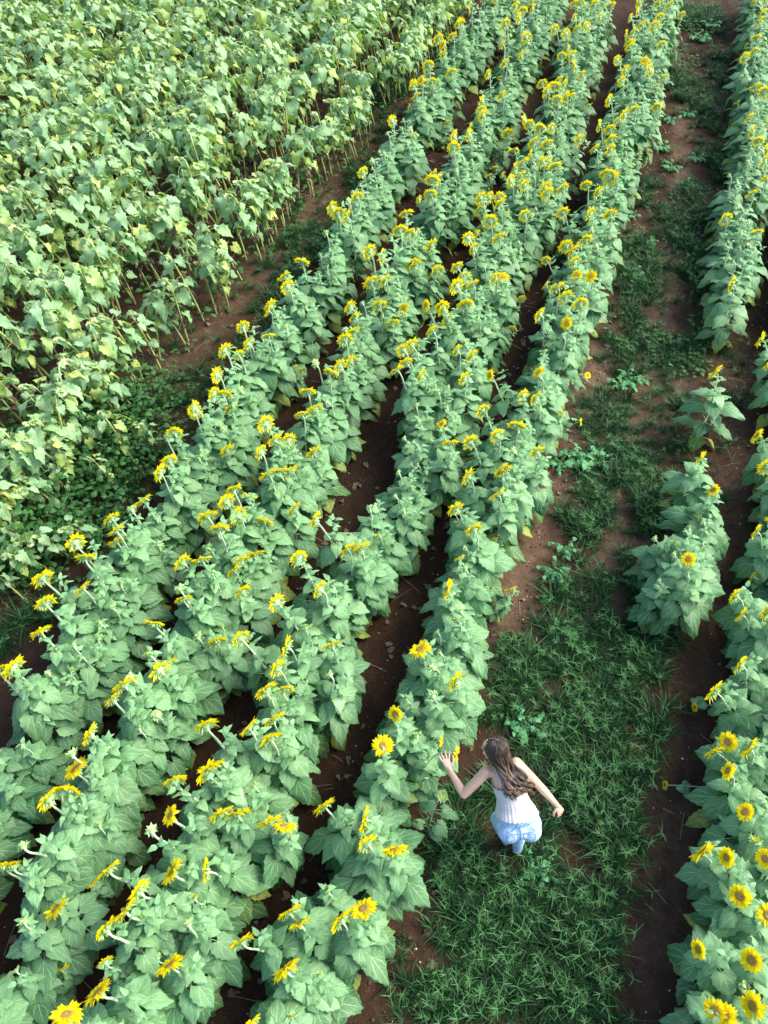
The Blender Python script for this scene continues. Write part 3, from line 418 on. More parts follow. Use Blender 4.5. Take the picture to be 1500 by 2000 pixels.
ORD = 'first second third fourth fifth sixth seventh eighth ninth tenth eleventh twelfth thirteenth fourteenth fifteenth sixteenth seventeenth eighteenth nineteenth'.split()
TENS = {2: 'twent', 3: 'thirt', 4: 'fort', 5: 'fift', 6: 'sixt', 7: 'sevent', 8: 'eight', 9: 'ninet'}
def ordinal(n):
    if n < 20: return ORD[n - 1]
    if n % 10 == 0: return TENS[n // 10] + 'ieth' if n < 100 else 'hundredth'
    if n > 100: return 'hundred and ' + ordinal(n - 100)
    return TENS[n // 10] + 'y-' + ORD[n % 10 - 1]
ROWNAME = {1: 'the row by the spent field', 2: 'second row from spent field', 3: 'third row from spent field', 4: 'the row beside the woman',
           5: 'the broken row', 6: 'the right edge row', 7: 'the far right row'}
LOOK = {'o': 'bloom turned away', 'f': 'bloom tipped up', 'b': 'half-open bloom', 's': 'low side bloom', 'n': 'leafy without bloom'}
GROUP = {r: 'sunflowers in ' + ROWNAME[r] for r in ROWNAME}
order = {}
for r in ROW:
    for i, p in enumerate(sorted([p for p in vis if p['row'] == r], key=lambda p: p['y'])): p['num'] = i + 1

def plant_parts(p):
    """what this plant is made of: list of (kind, variant, local matrix) and its root matrix"""
    ra = p['ra']; sc = p['h'] / 1.12; j = ra.randrange(4)
    root = Matrix.Translation((p['x'], p['y'], gz(p['x'], p['y']) - .01)) @ Euler((p['tilt'][0], p['tilt'][1], p['rz'])).to_matrix().to_4x4() @ Matrix.Scale(sc, 4)
    fv = ra.choice([k for k in range(NF) if k % 4 == j])
    small = .78 if p['k'] == 's' else (1.15 if p in LONE else 1.0)
    parts = [('stem', j, Matrix.Identity(4)), ('foliage', fv, Matrix.Rotation(ra.uniform(-.0, 6.28), 4, 'Z') @ Matrix.Diagonal((ra.uniform(.95, 1.2) / max(sc, .8) * small, ra.uniform(.95, 1.2) / max(sc, .8) * small, 1, 1)))]
    n = Vector(NRM) + Vector((ra.gauss(0, .22), ra.gauss(0, .22), ra.gauss(.05, .24)))
    if p['k'] == 'f': n = Matrix.Rotation(-p['rz'], 3, 'Z') @ Vector((-.50, -.25, .60)) + Vector((ra.gauss(0, .2), ra.gauss(0, .2), 0))
    hv = ra.randrange(6); hs = ra.uniform(1.05, 1.28) / sc
    if p['k'] in 'bn': hv = 6 + ra.randrange(3); hs *= .9 if p['k'] == 'b' else .6
    if p['k'] == 's': hs *= .62
    if p['k'] == 'f': hs *= .80
    if p['y'] > 9: hs *= 1.1
    hm = Matrix.Translation(HEAD) @ look_quat(n, ra.uniform(0, 6.28)) @ Matrix.Scale(hs, 4)
    parts.append(('head', hv, hm)); return root, parts
def set_m(o, m): o.matrix_local = m
first_sun = None
for p in vis:
    if not p['own']: continue
    root, parts = plant_parts(p)
    t = bpy.data.objects.new('sunflower', None); COL.objects.link(t); t.matrix_world = root; t.empty_display_size = .1
    tag(t, 'sunflower, %s, %s from near end of %s' % (LOOK[p['k']], ordinal(p['num']), ROWNAME[p['row']]), 'sunflower', GROUP[p['row']])
    for kind, v, m in parts:
        if kind == 'stem': o = ob('stem', me_stem[v], t); set_m(o, m)
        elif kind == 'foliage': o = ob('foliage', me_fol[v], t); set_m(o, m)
        else:
            o = ob('flower_head', me_head[v][0], t); set_m(o, m)
            ob('petals', me_head[v][1], o); ob('disc', me_head[v][2], o)
# the plants that show smaller than the nearest 298: one mass
def arrT(a_, m, off):
    V, F, U, T, I = a_; A = np.array(m); return [V @ A[:3, :3].T + A[:3, 3], F, U, T, I + off]
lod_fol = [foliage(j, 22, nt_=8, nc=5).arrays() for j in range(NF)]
st_arr = [m.arrays() for m in STEMS]; hd_arr = [[x.arrays() for x in h] for h in HD]
def merge(lst, name, mats):
    n = 0; out = [[], [], [], [], []]
    for V, F, U, T, I in lst:
        out[0].append(V); out[1].append(F + n); out[2].append(U); out[3].append(T); out[4].append(I); n += len(V)
    return mesh_from(name, [np.concatenate(x) for x in out], mats)
lst = []
for p in vis + hid:
    if p.get('own'): continue
    root, parts = plant_parts(p)
    for kind, v, m in parts:
        if kind == 'stem': lst.append(arrT(st_arr[v], root @ m, 1))
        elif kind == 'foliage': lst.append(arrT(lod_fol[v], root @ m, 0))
        else:
            for k, (a_, off) in enumerate(zip(hd_arr[v], (2, 3, 4 if v < 6 else 2))): lst.append(arrT(a_, root @ m, off))
tag(ob('distant_sunflowers', merge(lst, 'distant_sunflowers', ['leaf', 'stem', 'bract', 'petal', 'disc'])), 'blooming sunflowers massed at the far end of the rows', kind='stuff')
print('sunflowers in view', len(vis), 'flower meshes', len(lst))

# ---------------------------------------------------------------- spent sunflowers (left)
def spent(j, hi=True):
    q = random.Random(900 + j); st, fo, hd, wi = MB(), MB(), MB(), MB()
    H_ = 1.12; lean = q.uniform(.02, .14)
    hx = -lean - .07 - q.uniform(0, .09); drop = q.uniform(.0, .14)
    cv = np.vstack([bez((0, 0, -.04), (0.01, 0, .4), (-lean * .5, 0, .75), (-lean, 0, H_ - .12), 8),
                    bez((-lean, 0, H_ - .12), (-lean - .02, 0, H_ + .02), (hx + .01, .02, H_ + .04), (hx, .03, H_ - drop), 7)[1:]])
    rr = np.interp(np.linspace(0, 1, len(cv)), [0, .6, 1], [.015, .012, .008]); st.add(*tube(cv, rr, 6 if hi else 4))
    n = q.randint(12, 17) if hi else 13; az = q.uniform(0, 6.3)
    for i in range(n):
        f = i / (n - 1.0); z = .52 + .58 * f; az += 2.4 + q.uniform(-.5, .5)
        size = np.interp(f, [0, .3, .7, 1], [.12, .17, .19, .14]) * q.uniform(.75, 1.25); pl = size * q.uniform(.5, .9)
        b = cv[int(np.argmin(np.abs(cv[:8, 2] - z)))]; up = q.uniform(.1, .9)
        d = np.array([math.cos(az) * math.cos(up), math.sin(az) * math.cos(up), math.sin(up)]); e = b + d * pl + np.array([0, 0, -.02])
        st.add(*tube(bez(b, b + d * pl * .6, e, e + np.array([math.cos(az), math.sin(az), -.4]) * size * .1, 4), .003, 3))
        yel = q.uniform(.3, 1) if q.random() < .24 else q.uniform(0, .15)
        add_leaf(fo, e + np.array([math.cos(az), math.sin(az), -.4]) * size * .1, az + q.uniform(-.4, .4), q.uniform(-1.0, .05), size, size * q.uniform(.65, .95), q,
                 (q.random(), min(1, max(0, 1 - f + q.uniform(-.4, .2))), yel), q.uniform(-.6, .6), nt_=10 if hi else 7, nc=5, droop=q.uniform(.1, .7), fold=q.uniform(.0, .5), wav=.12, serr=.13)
    for i in range(5):
        b = cv[8 + i] if 8 + i < len(cv) else cv[-1]; az += 2.4; size = q.uniform(.07, .12)
        add_leaf(fo, b, az, q.uniform(-.9, .3), size, size * .7, q, (q.random(), q.uniform(0, .3), q.uniform(0, .3)), q.uniform(-.6, .6), nt_=7, nc=5, droop=.5, fold=.2, wav=.12, serr=.13)
    for i in range(q.randint(3, 7)):
        z = q.uniform(.2, .75); az = q.uniform(0, 6.3); b = cv[int(np.argmin(np.abs(cv[:8, 2] - z)))]
        add_leaf(wi, b + np.array([math.cos(az), math.sin(az), 0]) * .03, az, q.uniform(-1.4, -1.0), q.uniform(.08, .15), .05, q, (q.random(), 1, 1), q.uniform(-1, 1), nt_=6, nc=5, droop=.3, fold=1.2, wav=.35)
    # nodding seed head, face down
    hp = cv[-1]; a = np.linspace(0, 2 * math.pi, 13)[:-1]; n_ = Vector((-.35, .05, -.93)); m3 = np.array(look_quat(n_, 0).to_3x3()); rd = q.uniform(.032, .046)
    prof = [(.009, -.022), (rd * .6, -.020), (rd * .95, -.008), (rd, .004), (rd * .8, .012), (rd * .3, .014), (.001, .013)]
    Pm = np.array([[(r_ * math.cos(x), r_ * math.sin(x), z) for x in a] for r_, z in prof]); V, F, U = grid(Pm, True); hd.add(V @ m3.T + hp, F, U)
    for i in range(16):
        x = i / 16 * 6.283; L = .034; t = np.linspace(0, 1, 4); w = np.array([.7, 1, .7, .1]) * .007
        P3 = np.zeros((4, 3, 3)); s_ = np.array([-1, 0, 1]); ys_ = w[:, None] * s_[None]; rr_ = rd * .9 + L * t * .9; zz = -L * t * q.uniform(.1, .9)
        P3[..., 0] = rr_[:, None] * math.cos(x) - ys_ * math.sin(x); P3[..., 1] = rr_[:, None] * math.sin(x) + ys_ * math.cos(x); P3[..., 2] = zz[:, None] + 0 * ys_
        V, F, U = grid(P3); hd.add(V @ m3.T + hp, F, U)
    return st, fo, hd, wi
SP = [spent(j) for j in range(12)]
me_sp = [(a_.mesh('stem', ['stem_spent']), b_.mesh('foliage', ['leaf_spent']), c_.mesh('seed_head', ['bract_spent']), d_.mesh('withered_leaves', ['withered'])) for a_, b_, c_, d_ in SP]
sp = []; q = random.Random(17)
for k in range(13):
    y = 1.0
    while y < 28:
        y += q.uniform(.11, .20)
        if k == 0 and (11.6 < y < 11.85 or 9.9 < y < 10.3 or q.random() < .05): continue
        x = spentx(k, y) + q.gauss(0, .10) + .10 * math.sin(y * 2.1 + k) + (.12 * math.sin(y * 1.3) if k == 0 else 0); h = q.uniform(1.05, 1.5) * (1 if k else .86)
        if y < 5.3 and k == 0: continue
        sx_, sy_, dd = screen(x, y, h * .7)
        if abs(sx_) < .75 + 1.3 / dd * 1.5 and abs(sy_) < 1 + 1.0 / dd * 1.5: sp.append(dict(near=abs(sx_) < .75 + .3 / dd * 1.5 and abs(sy_) < 1 + .4 / dd * 1.5, k=k, x=x, y=y, h=h, d=dd, ra=random.Random(q.random())))
for x, y, h in ((-3.55, 8.35, 1.0), (-3.75, 8.1, .95), (-3.95, 7.7, 1.0), (-3.65, 7.85, .8), (-4.1, 7.2, .95), (-4.2, 6.8, .9), (-3.85, 7.35, .75), (-4.4, 6.4, .9), (-4.0, 6.6, .7), (-4.55, 6.0, .8), (-4.3, 5.7, .65), (-3.5, 8.7, .9), (-4.05, 8.2, 1.05), (-4.3, 7.6, 1.0), (-3.46, 6.81, 0.69), (-3.30, 7.25, 0.90), (-3.91, 6.38, 0.88), (-3.57, 5.98, 0.73), (-4.06, 5.60, 0.80), (-4.17, 5.11, 0.78), (-4.29, 6.63, 0.85), (-4.40, 5.98, 0.89), (-3.03, 7.53, 0.68), (-3.71, 7.34, 0.66), (-4.01, 6.98, 0.90), (-3.81, 5.75, 0.78)):
    sp.append(dict(near=abs(screen(x, y, h * .7)[0]) < .78, k=0, x=x, y=y, h=h, d=screen(x, y, .7)[2], ra=random.Random(q.random())))
sp.sort(key=lambda p: p['d'])
for p in sp: p['own'] = False
for p in [p for p in sp if p['near']][:298]: p['own'] = True
for k in range(13):
    for i, p in enumerate(sorted([p for p in sp if p['k'] == k and p['near']], key=lambda p: p['y'])): p['num'] = i + 1
def sp_root(p):
    ra = p['ra']; s_ = p['h'] / 1.12
    return Matrix.Translation((p['x'], p['y'], gz(p['x'], p['y']) - .01)) @ Euler((ra.gauss(.03, .10), ra.gauss(-.16, .12), ra.gauss(0, .6))).to_matrix().to_4x4() @ Matrix.Diagonal((s_ * ra.uniform(.9, 1.1), s_ * ra.uniform(.9, 1.1), s_, 1))
SPROW = lambda k: 'the outermost spent row' if k == 0 else '%s spent row from path' % ordinal(k + 1)
for p in sp:
    if not p['own']: continue
    m = sp_root(p); v = p['ra'].randrange(12); t = bpy.data.objects.new('spent_sunflower', None); COL.objects.link(t); t.matrix_world = m; t.empty_display_size = .1
    tag(t, 'spent sunflower, nodding head, %s from near end of %s' % (ordinal(p['num']), SPROW(p['k'])), 'spent sunflower', 'spent sunflowers in ' + SPROW(p['k']))
    for nme, d_ in zip(('stem', 'foliage', 'seed_head', 'withered_leaves'), me_sp[v]): ob(nme, d_, t)
lod = [[x.arrays() for x in spent(50 + j, False)] for j in range(8)]; lst = []
for p in sp:
    if p['own']: continue
    m = sp_root(p)
    for k, a_ in enumerate(lod[p['ra'].randrange(8)]): lst.append(arrT(a_, m, k))
tag(ob('distant_spent_sunflowers', merge(lst, 'distant_spent_sunflowers', ['stem_spent', 'leaf_spent', 'bract_spent', 'withered'])), 'spent sunflowers massed in the far upper left of the field', kind='stuff')
print('spent in view', len(sp))
# ---------------------------------------------------------------- grass, vines, weeds
def grass_tuft(j):
    q = random.Random(40 + j); mb = MB(); big = 1.5 if j % 4 == 3 else 1.0; azm = q.uniform(0, 6.3)
    for i in range(q.randint(26, 40)):
        az = azm + q.gauss(0, 1.3) if j % 2 else q.uniform(0, 6.3); L = q.uniform(.10, .26) * big; up = q.uniform(.25, 1.35); w = q.uniform(.0022, .0048) * big; r0 = q.uniform(0, .05); a0 = q.uniform(0, 6.3)
        t = np.linspace(0, 1, 4); rr = L * t * math.cos(up) + .10 * L * t * t; zz = L * t * math.sin(up) - .45 * L * t ** 2.2 * math.sin(up)
        ww = np.array([.8, 1, .75, .1]) * w; P3 = np.zeros((4, 2, 3)); s_ = np.array([-1, 1]); ys_ = ww[:, None] * s_
        P3[..., 0] = r0 * math.cos(a0) + rr[:, None] * math.cos(az) - ys_ * math.sin(az); P3[..., 1] = r0 * math.sin(a0) + rr[:, None] * math.sin(az) + ys_ * math.cos(az); P3[..., 2] = zz[:, None] + .2 * ys_
        V, F, U = grid(P3); mb.add(V, F, U, (q.random() ** 3 * .7, 0, 0))
    for i in range(q.randint(0, 3)):                     # crab-grass fingers on thin culms
        az = q.uniform(0, 6.3); L = q.uniform(.14, .26); e = np.array([math.cos(az) * L * .55, math.sin(az) * L * .55, L * .85])
        mb.add(*tube(bez((0, 0, 0), (0, 0, L * .5), e * .7, e, 4), .0016, 3), (.6, 0, 0))
        for k in range(q.randint(4, 7)):
            a2 = q.uniform(0, 6.3); d = np.array([math.cos(a2), math.sin(a2), q.uniform(-.1, .8)]); d /= np.linalg.norm(d); l2 = q.uniform(.05, .09)
            side = np.cross(d, [0, 0, 1]); side = side / (np.linalg.norm(side) + 1e-6) * .0026
            P3 = np.array([[e - side, e + side], [e + d * l2 * .5 - side, e + d * l2 * .5 + side], [e + d * l2 - side * .3, e + d * l2 + side * .3]]); V, F, U = grid(P3); mb.add(V, F, U, (q.uniform(.7, 1), 0, 0))
    return mb.arrays()
TUFT = [grass_tuft(j) for j in range(12)]
pts = []
for cx, cy, rx, ry, dens in GRASS:
    n = int(rx * ry * 3.14 * dens * 92)
    for _ in range(n):
        a = rng.uniform(0, 6.3); r_ = math.sqrt(rng.random()) * rng.choice([1, 1, 1.15]); pts.append((cx + rx * r_ * math.cos(a), cy + ry * r_ * math.sin(a)))
for _ in range(650):                                      # thin growth elsewhere in the lane and the path
    y = rng.uniform(.6, 22)
    if rng.random() < .6: x = rng.uniform(rowx(4, y) + .75, rowx(5, y) + .5)
    else: x = rng.uniform(spentx(0, y) - .2, rowx(1, y) - .45)
    pts.append((x, y))
for _ in range(900):                                      # among the spent stems
    y = rng.uniform(5, 26); pts.append((rng.uniform(spentx(9, y), spentx(0, y)), y))
P2 = np.array(pts); cl = vnoise(P2[:, 0], P2[:, 1], .35, 21) > .17; P2 = P2[cl]
PERSON_XY = (1.15, 2.3)
ok = np.hypot(P2[:, 0] - PERSON_XY[0], P2[:, 1] - PERSON_XY[1]) > .17; P2 = P2[ok]
bx = np.interp(P2[:, 1], [EDGE[i][1] for i in range(len(EDGE))], [EDGE[i][0] for i in range(len(EDGE))]); P2 = P2[(P2[:, 1] > EDGE[-1][1]) | (P2[:, 0] < bx + rng.normal(0, .06, len(P2))) | (rng.random(len(P2)) < .03)]
for r in (1, 2, 3, 4, 6): P2 = P2[np.abs(P2[:, 0] - rowx(r, P2[:, 1])) > .30]
zz = ground_z(P2[:, 0], P2[:, 1]); lst = []
for (x, y), z in zip(P2, zz):
    s_ = rng.uniform(.45, 1.2); m = np.eye(4); a = rng.uniform(0, 6.3)
    m[:2, :2] = [[math.cos(a), -math.sin(a)], [math.sin(a), math.cos(a)]]; m[:3, :3] *= s_; m[:3, 3] = (x, y, z)
    lst.append(arrT(TUFT[rng.integers(12)], m, 0))
tag(ob('grass', merge(lst, 'grass', ['grass'])), 'dark green crabgrass spreading over the soil', kind='stuff')
print('grass tufts', len(lst))

mb = MB(); q = random.Random(8)
def vine_leaf(x, y, s_, hmax):
    z = gz(x, y) + q.uniform(.015, hmax); az = q.uniform(0, 6.3)
    add_leaf(mb, (x, y, z), az, q.uniform(-.35, .35), s_, s_ * .95, q, (q.random(), q.random(), q.random() * .15), q.uniform(-.3, .3), nt_=6, nc=5, lobe=.25, serr=0, droop=.15, fold=.1)
    mb.add(*tube([(x, y, z - .0), (x - .02, y, z * .5), (x - .03, y + .01, -.01)], .0016, 3), (0, .6, 0), 1)
for cx, cy, rx, ry, dens in VINE:
    for _ in range(int(rx * ry * 3.14 * dens * 190)):
        a = q.uniform(0, 6.3); r_ = math.sqrt(q.random()); vine_leaf(cx + rx * r_ * math.cos(a), cy + ry * r_ * math.sin(a), q.uniform(.035, .075), .42 if cx < -3.4 else (.2 if cx < 0 else .10))
for _ in range(2600):                                     # vine climbing the stalks at the near left
    x, y = q.gauss(-4.05, .42), q.uniform(5.2, 8.6); x += .33 * (y - 7); vine_leaf(x, y, q.uniform(.04, .08), q.choice([.2, .5, .75]))
for _ in range(3800):
    y = q.uniform(5, 24); k = q.uniform(-.3, 8); vine_leaf(spentx(k, y), y, q.uniform(.05, .10), .35)
tag(ob('vine_ground_cover', mb.mesh('vine_ground_cover', ['vine', 'grass'])), 'round-leaved creeping vine covering the soil', kind='stuff')
mb = MB()                                                 # dry stalks and litter
for _ in range(700):
    x, y = reg_gap() if q.random() < .3 else (0, 0)
    if x == 0: y = q.uniform(5, 22); x = spentx(q.uniform(-.9, 3), y)
    a = q.uniform(0, 3.14); L = q.uniform(.05, .30); z = gz(x, y) + .012; d = np.array([math.cos(a), math.sin(a), q.uniform(-.05, .25)]) * L
    mb.add(*tube([np.array([x, y, z]), np.array([x, y, z]) + d * .5 + [0, 0, .01], np.array([x, y, z]) + d], .0022, 3))
tag(ob('dry_litter', mb.mesh('dry_litter', ['straw'])), 'dry straw-coloured stalks littering the ground', kind='stuff')

mb = MB()
for _ in range(520):
    if q.random() < .6: y = q.uniform(.8, 16); r = q.choice([1, 2, 3, 4]); x = rowx(r, y) + .6 + q.gauss(0, .13)
    else: y = q.uniform(6, 20); x = spentx(q.uniform(-.6, 3), y)
    s_ = q.uniform(.04, .10); add_leaf(mb, (x, y, gz(x, y) + .02), q.uniform(0, 6.3), q.uniform(-.2, .3), s_, s_ * .7, q, (q.random(), 1, 1), q.uniform(-.5, .5), nt_=6, nc=5, fold=.4, wav=.2)
tag(ob('fallen_leaves', mb.mesh('fallen_leaves', ['withered'])), 'small shrivelled brown leaves lying in the furrows', kind='stuff')

def weed(j, lobed):
    q = random.Random(60 + j); st, lf = MB(), MB()
    for b in range(q.randint(3, 6)):
        az = b * 1.3 + q.uniform(-.4, .4); L = q.uniform(.5, 1.0); c_ = bez((0, 0, 0), (math.cos(az) * L * .3, math.sin(az) * L * .3, .25), (math.cos(az) * L * .7, math.sin(az) * L * .7, .32), (math.cos(az) * L, math.sin(az) * L, .26), 6)
        st.add(*tube(c_, .012, 4))
        for k in range(1, 6):
            s_ = q.uniform(.24, .44) * (1.1 - .08 * k)
            add_leaf(lf, c_[k] + np.array([0, 0, .01]), az + q.choice([-1, 1]) * q.uniform(.3, 1.4), q.uniform(-.45, .2), s_, s_ * q.uniform(.7, 1), q, (q.random(), q.random() * .6, 0), q.uniform(-.3, .3), nt_=10, nc=5, lobe=.2, serr=.16 if lobed else .02, droop=.25)
    return st.mesh('stem', ['vine']), lf.mesh('foliage', ['weed'])
WD = [weed(j, j % 3 != 0) for j in range(6)]
WL = ['lobed weed on the bare soil strip right of the woman\'s row', 'lobed weed touching the grass patch, right of its twin weed', 'bright lobed weed on bare soil above the pebbles', 'bright lobed weed just below the other on bare soil',
      'tiny weed rosette alone among the pebbles', 'pale jagged weed in the middle of the lane', 'lobed weed left of the pale jagged one', 'pointed-leaf weed growing just above the woman\'s head',
      'lobed weed at the woman\'s heels', 'small lobed weed trailing below the one at her heels', 'small weed on the edge of the thick grass clump mid lane', 'broad weed at the top of the lane, largest there',
      'leafy weed at the top of the lane, right of the largest', 'small weed at the very top right of the lane', 'weed in the left of the upper lane, highest of four', 'weed in the right of the upper lane, highest of four',
      'pale weed on the light bare patch of the upper lane', 'jagged weed below the light bare patch', 'small weed beside a grass clump in the upper lane', 'small weed nearest the flowering row in the upper lane',
      'weed on the wheel track of the upper lane', 'weed above the one on the wheel track', 'weed left of the twin weeds on bare soil', 'blue-green weed in the grass above the thick lane grass']
for i, (x, y, r_) in enumerate(WEEDS):
    st, lf = WD[i % 6]; t = ob('weed', None, None, (x, y, gz(x, y) - .005), (0, 0, q.uniform(0, 6.3)), (r_ * 1.05, r_ * 1.05, r_ * 1.5))
    tag(t, WL[i], 'weed', 'broad-leaved weeds in the lane'); ob('stem', st, t); ob('foliage', lf, t)

# ---------------------------------------------------------------- bent and fallen sunflowers
def lying(pts, head_n, label, hs, leaves, hv=0, name='fallen_sunflower', rad=.006, lsize=.10, cat='fallen sunflower'):
    q = random.Random(len(label)); base = Vector(pts[0]); t = ob(name, None, None, base); tag(t, label, cat)
    c_ = np.array(pts) - np.array(base); cv = bez(c_[0], c_[1], c_[2], c_[3], 12); mb = MB(); mb.add(*tube(cv, np.linspace(rad, rad * .6, 12), 6)); ob('stem', mb.mesh('stem', ['stem']), t)
    mb = MB()
    for i in range(leaves):
        f = .15 + .75 * i / max(1, leaves - 1); b = cv[int(f * 11)]; az = q.uniform(0, 6.3) if rad > .0055 else q.uniform(0, 6.3); s_ = lsize * q.uniform(.7, 1.2)
        d = np.array([math.cos(az), math.sin(az), .25]); e = b + d * s_ * .5
        mb.add(*tube([b, (b + e) / 2 + [0, 0, .01], e], .0025, 4), (0, 0, 0), 1); add_leaf(mb, e, az, q.uniform(-.5, .1), s_, s_ * .9, q, (q.random(), q.random() * .8, 0), q.uniform(-.3, .3))
    ob('foliage', mb.mesh('foliage', ['leaf', 'stem']), t)
    m = Matrix.Translation(cv[-1]) @ look_quat(head_n, 1.0) @ Matrix.Scale(hs, 4)
    h = ob('flower_head', me_head[hv][0], t); h.matrix_local = m; ob('petals', me_head[hv][1], h); ob('disc', me_head[hv][2], h)
lying([(3.62, 3.77, .08), (3.45, 3.77, .13), (3.35, 3.76, .10), (3.27, 3.745, .10)], (-.9, -.1, .3), 'small fallen sunflower by the right-hand row, farther of two', .55, 5)
lying([(3.30, 2.90, .06), (3.10, 2.90, .10), (2.95, 2.93, .07), (2.78, 2.925, .08)], (-.9, .1, .3), 'small fallen sunflower lying on bare soil, nearer of two', .55, 6)
lying([(.30, 2.78, .0), (.34, 2.85, .62), (.42, 2.98, .96), (.645, 2.845, 1.03)], (.93, -.30, .08), 'bending side sunflower whose bloom hangs beside the woman\'s hand', .78, 9, 1, 'sunflower', .008, .13, 'sunflower')
lying([(.22, 2.95, .0), (.26, 3.0, .5), (.36, 3.06, .85), (.52, 3.01, .93)], (.93, -.2, .15), 'smaller side sunflower behind the one in the woman\'s hand', .55, 7, 2, 'sunflower', .008, .12, 'sunflower')
lying([(.42, 2.50, .0), (.44, 2.52, .4), (.46, 2.55, .62), (.52, 2.55, .80)], (.1, -.3, .9), 'young green-budded sunflower just below the woman\'s raised hand', .9, 9, 7, 'sunflower', .008, .15, 'sunflower')

lying([(2.62, 8.62, .0), (2.66, 8.60, .25), (2.72, 8.58, .42), (2.84, 8.54, .50)], (.2, -.5, .6), 'low side sunflower leaning out over the lane soil, farther of two', .6, 6, 0, 'sunflower', .006, .10, 'sunflower')
lying([(2.38, 7.78, .0), (2.44, 7.76, .2), (2.52, 7.74, .36), (2.63, 7.70, .42)], (.9, -.2, .2), 'low side sunflower leaning out over the lane soil, nearer of two', .6, 7, 4, 'sunflower', .006, .10, 'sunflower')
# ---------------------------------------------------------------- the woman
M['skin'] = simple('skin', (0.55, 0.34, 0.24), (0.64, 0.41, 0.31), 6, 0.45, 0.05, 0, 0.4)
M['skin'].node_tree.nodes['Principled BSDF'].inputs['Subsurface Weight'].default_value = 0.08
M['skin'].node_tree.nodes['Principled BSDF'].inputs['Subsurface Radius'].default_value = (.01, .004, .002)
M['blouse'] = simple('white_cotton', (0.56, 0.58, 0.61), (0.64, 0.65, 0.66), 90, 0.8, 0.35, 0.12, 0.2, dist=.002)
N = NT('light_denim'); co = N.obj(); wv = N.n('TexWave'); wv.inputs['Scale'].default_value = 240; wv.inputs['Distortion'].default_value = 1.5; N.l(co, wv.inputs['Vector'])
fade = N.ramp(N.noise(7, 4, 0.6, co), [(0.35, (0.24, 0.42, 0.66)), (0.65, (0.42, 0.60, 0.80))])
N.l(N.mix(N.math('MULTIPLY', wv.outputs['Fac'], 0.25), fade, rgb(0.55, 0.68, 0.82)), N.b.inputs['Base Color']); N.b.inputs['Roughness'].default_value = 0.85
N.bump(N.noise(25, 4, 0.6, co), 0.5, 0.012); M['denim'] = N.m
M['denim_dark'] = simple('denim_seam', (0.12, 0.24, 0.45), (0.18, 0.32, 0.55), 60, 0.85, 0.2)
N = NT('brown_hair'); at = N.n('Attribute', attribute_name='tint'); sp_ = N.n('SeparateColor'); N.l(at.outputs['Color'], sp_.inputs[0])
b1 = N.ramp(sp_.outputs[1], [(0.0, (0.026, 0.018, 0.015)), (0.4, (0.045, 0.029, 0.021)), (0.75, (0.115, 0.074, 0.046)), (1.0, (0.24, 0.16, 0.095))])
N.l(N.mix(N.math('MULTIPLY', sp_.outputs[0], 0.55), b1, rgb(0.016, 0.010, 0.008)), N.b.inputs['Base Color']); N.b.inputs['Roughness'].default_value = 0.36; N.b.inputs['Specular IOR Level'].default_value = 0.55
uvn = N.n('UVMap'); wv = N.n('TexWave'); wv.inputs['Scale'].default_value = 3; mp = N.n('Mapping'); mp.inputs['Scale'].default_value = (4, .05, 1); N.l(uvn.outputs[0], mp.inputs[0]); N.l(mp.outputs[0], wv.inputs['Vector'])
N.bump(wv.outputs['Fac'], 0.4, 0.002); M['hair'] = N.m
M['gold'] = simple('gold', (0.75, 0.50, 0.16), (0.85, 0.6, 0.22), 30, 0.3, 0.0); M['gold'].node_tree.nodes['Principled BSDF'].inputs['Metallic'].default_value = 1.0
M['leather'] = simple('tan_leather', (0.22, 0.11, 0.05), (0.30, 0.16, 0.08), 40, 0.6, 0.2)
M['eye'] = simple('eye_white', (0.25, 0.2, 0.18), (0.3, 0.25, 0.22), 10, 0.2, 0.0)
M['lip'] = simple('lips', (0.45, 0.16, 0.13), (0.5, 0.2, 0.16), 20, 0.4, 0.0)
V3 = lambda *a: np.array(a, float)
nrm = lambda v: v / np.linalg.norm(v)
J = dict(head=V3(.921, 2.690, 1.50), neck=V3(1.000, 2.615, 1.375), ls=V3(.865, 2.577, 1.33), rs=V3(1.121, 2.651, 1.315), le=V3(.680, 2.455, 1.12), lw=V3(.564, 2.674, 1.13),
         re=V3(1.334, 2.541, 1.10), rw=V3(1.497, 2.423, .95), waist=V3(1.110, 2.400, 1.03), pelv=V3(1.165, 2.285, .91), lhip=V3(1.085, 2.285, .87), rhip=V3(1.245, 2.295, .87),
         lk=V3(1.025, 2.46, .50), la=V3(1.155, 2.39, .09), rk=V3(1.225, 2.35, .48), ra=V3(1.245, 2.30, .12))
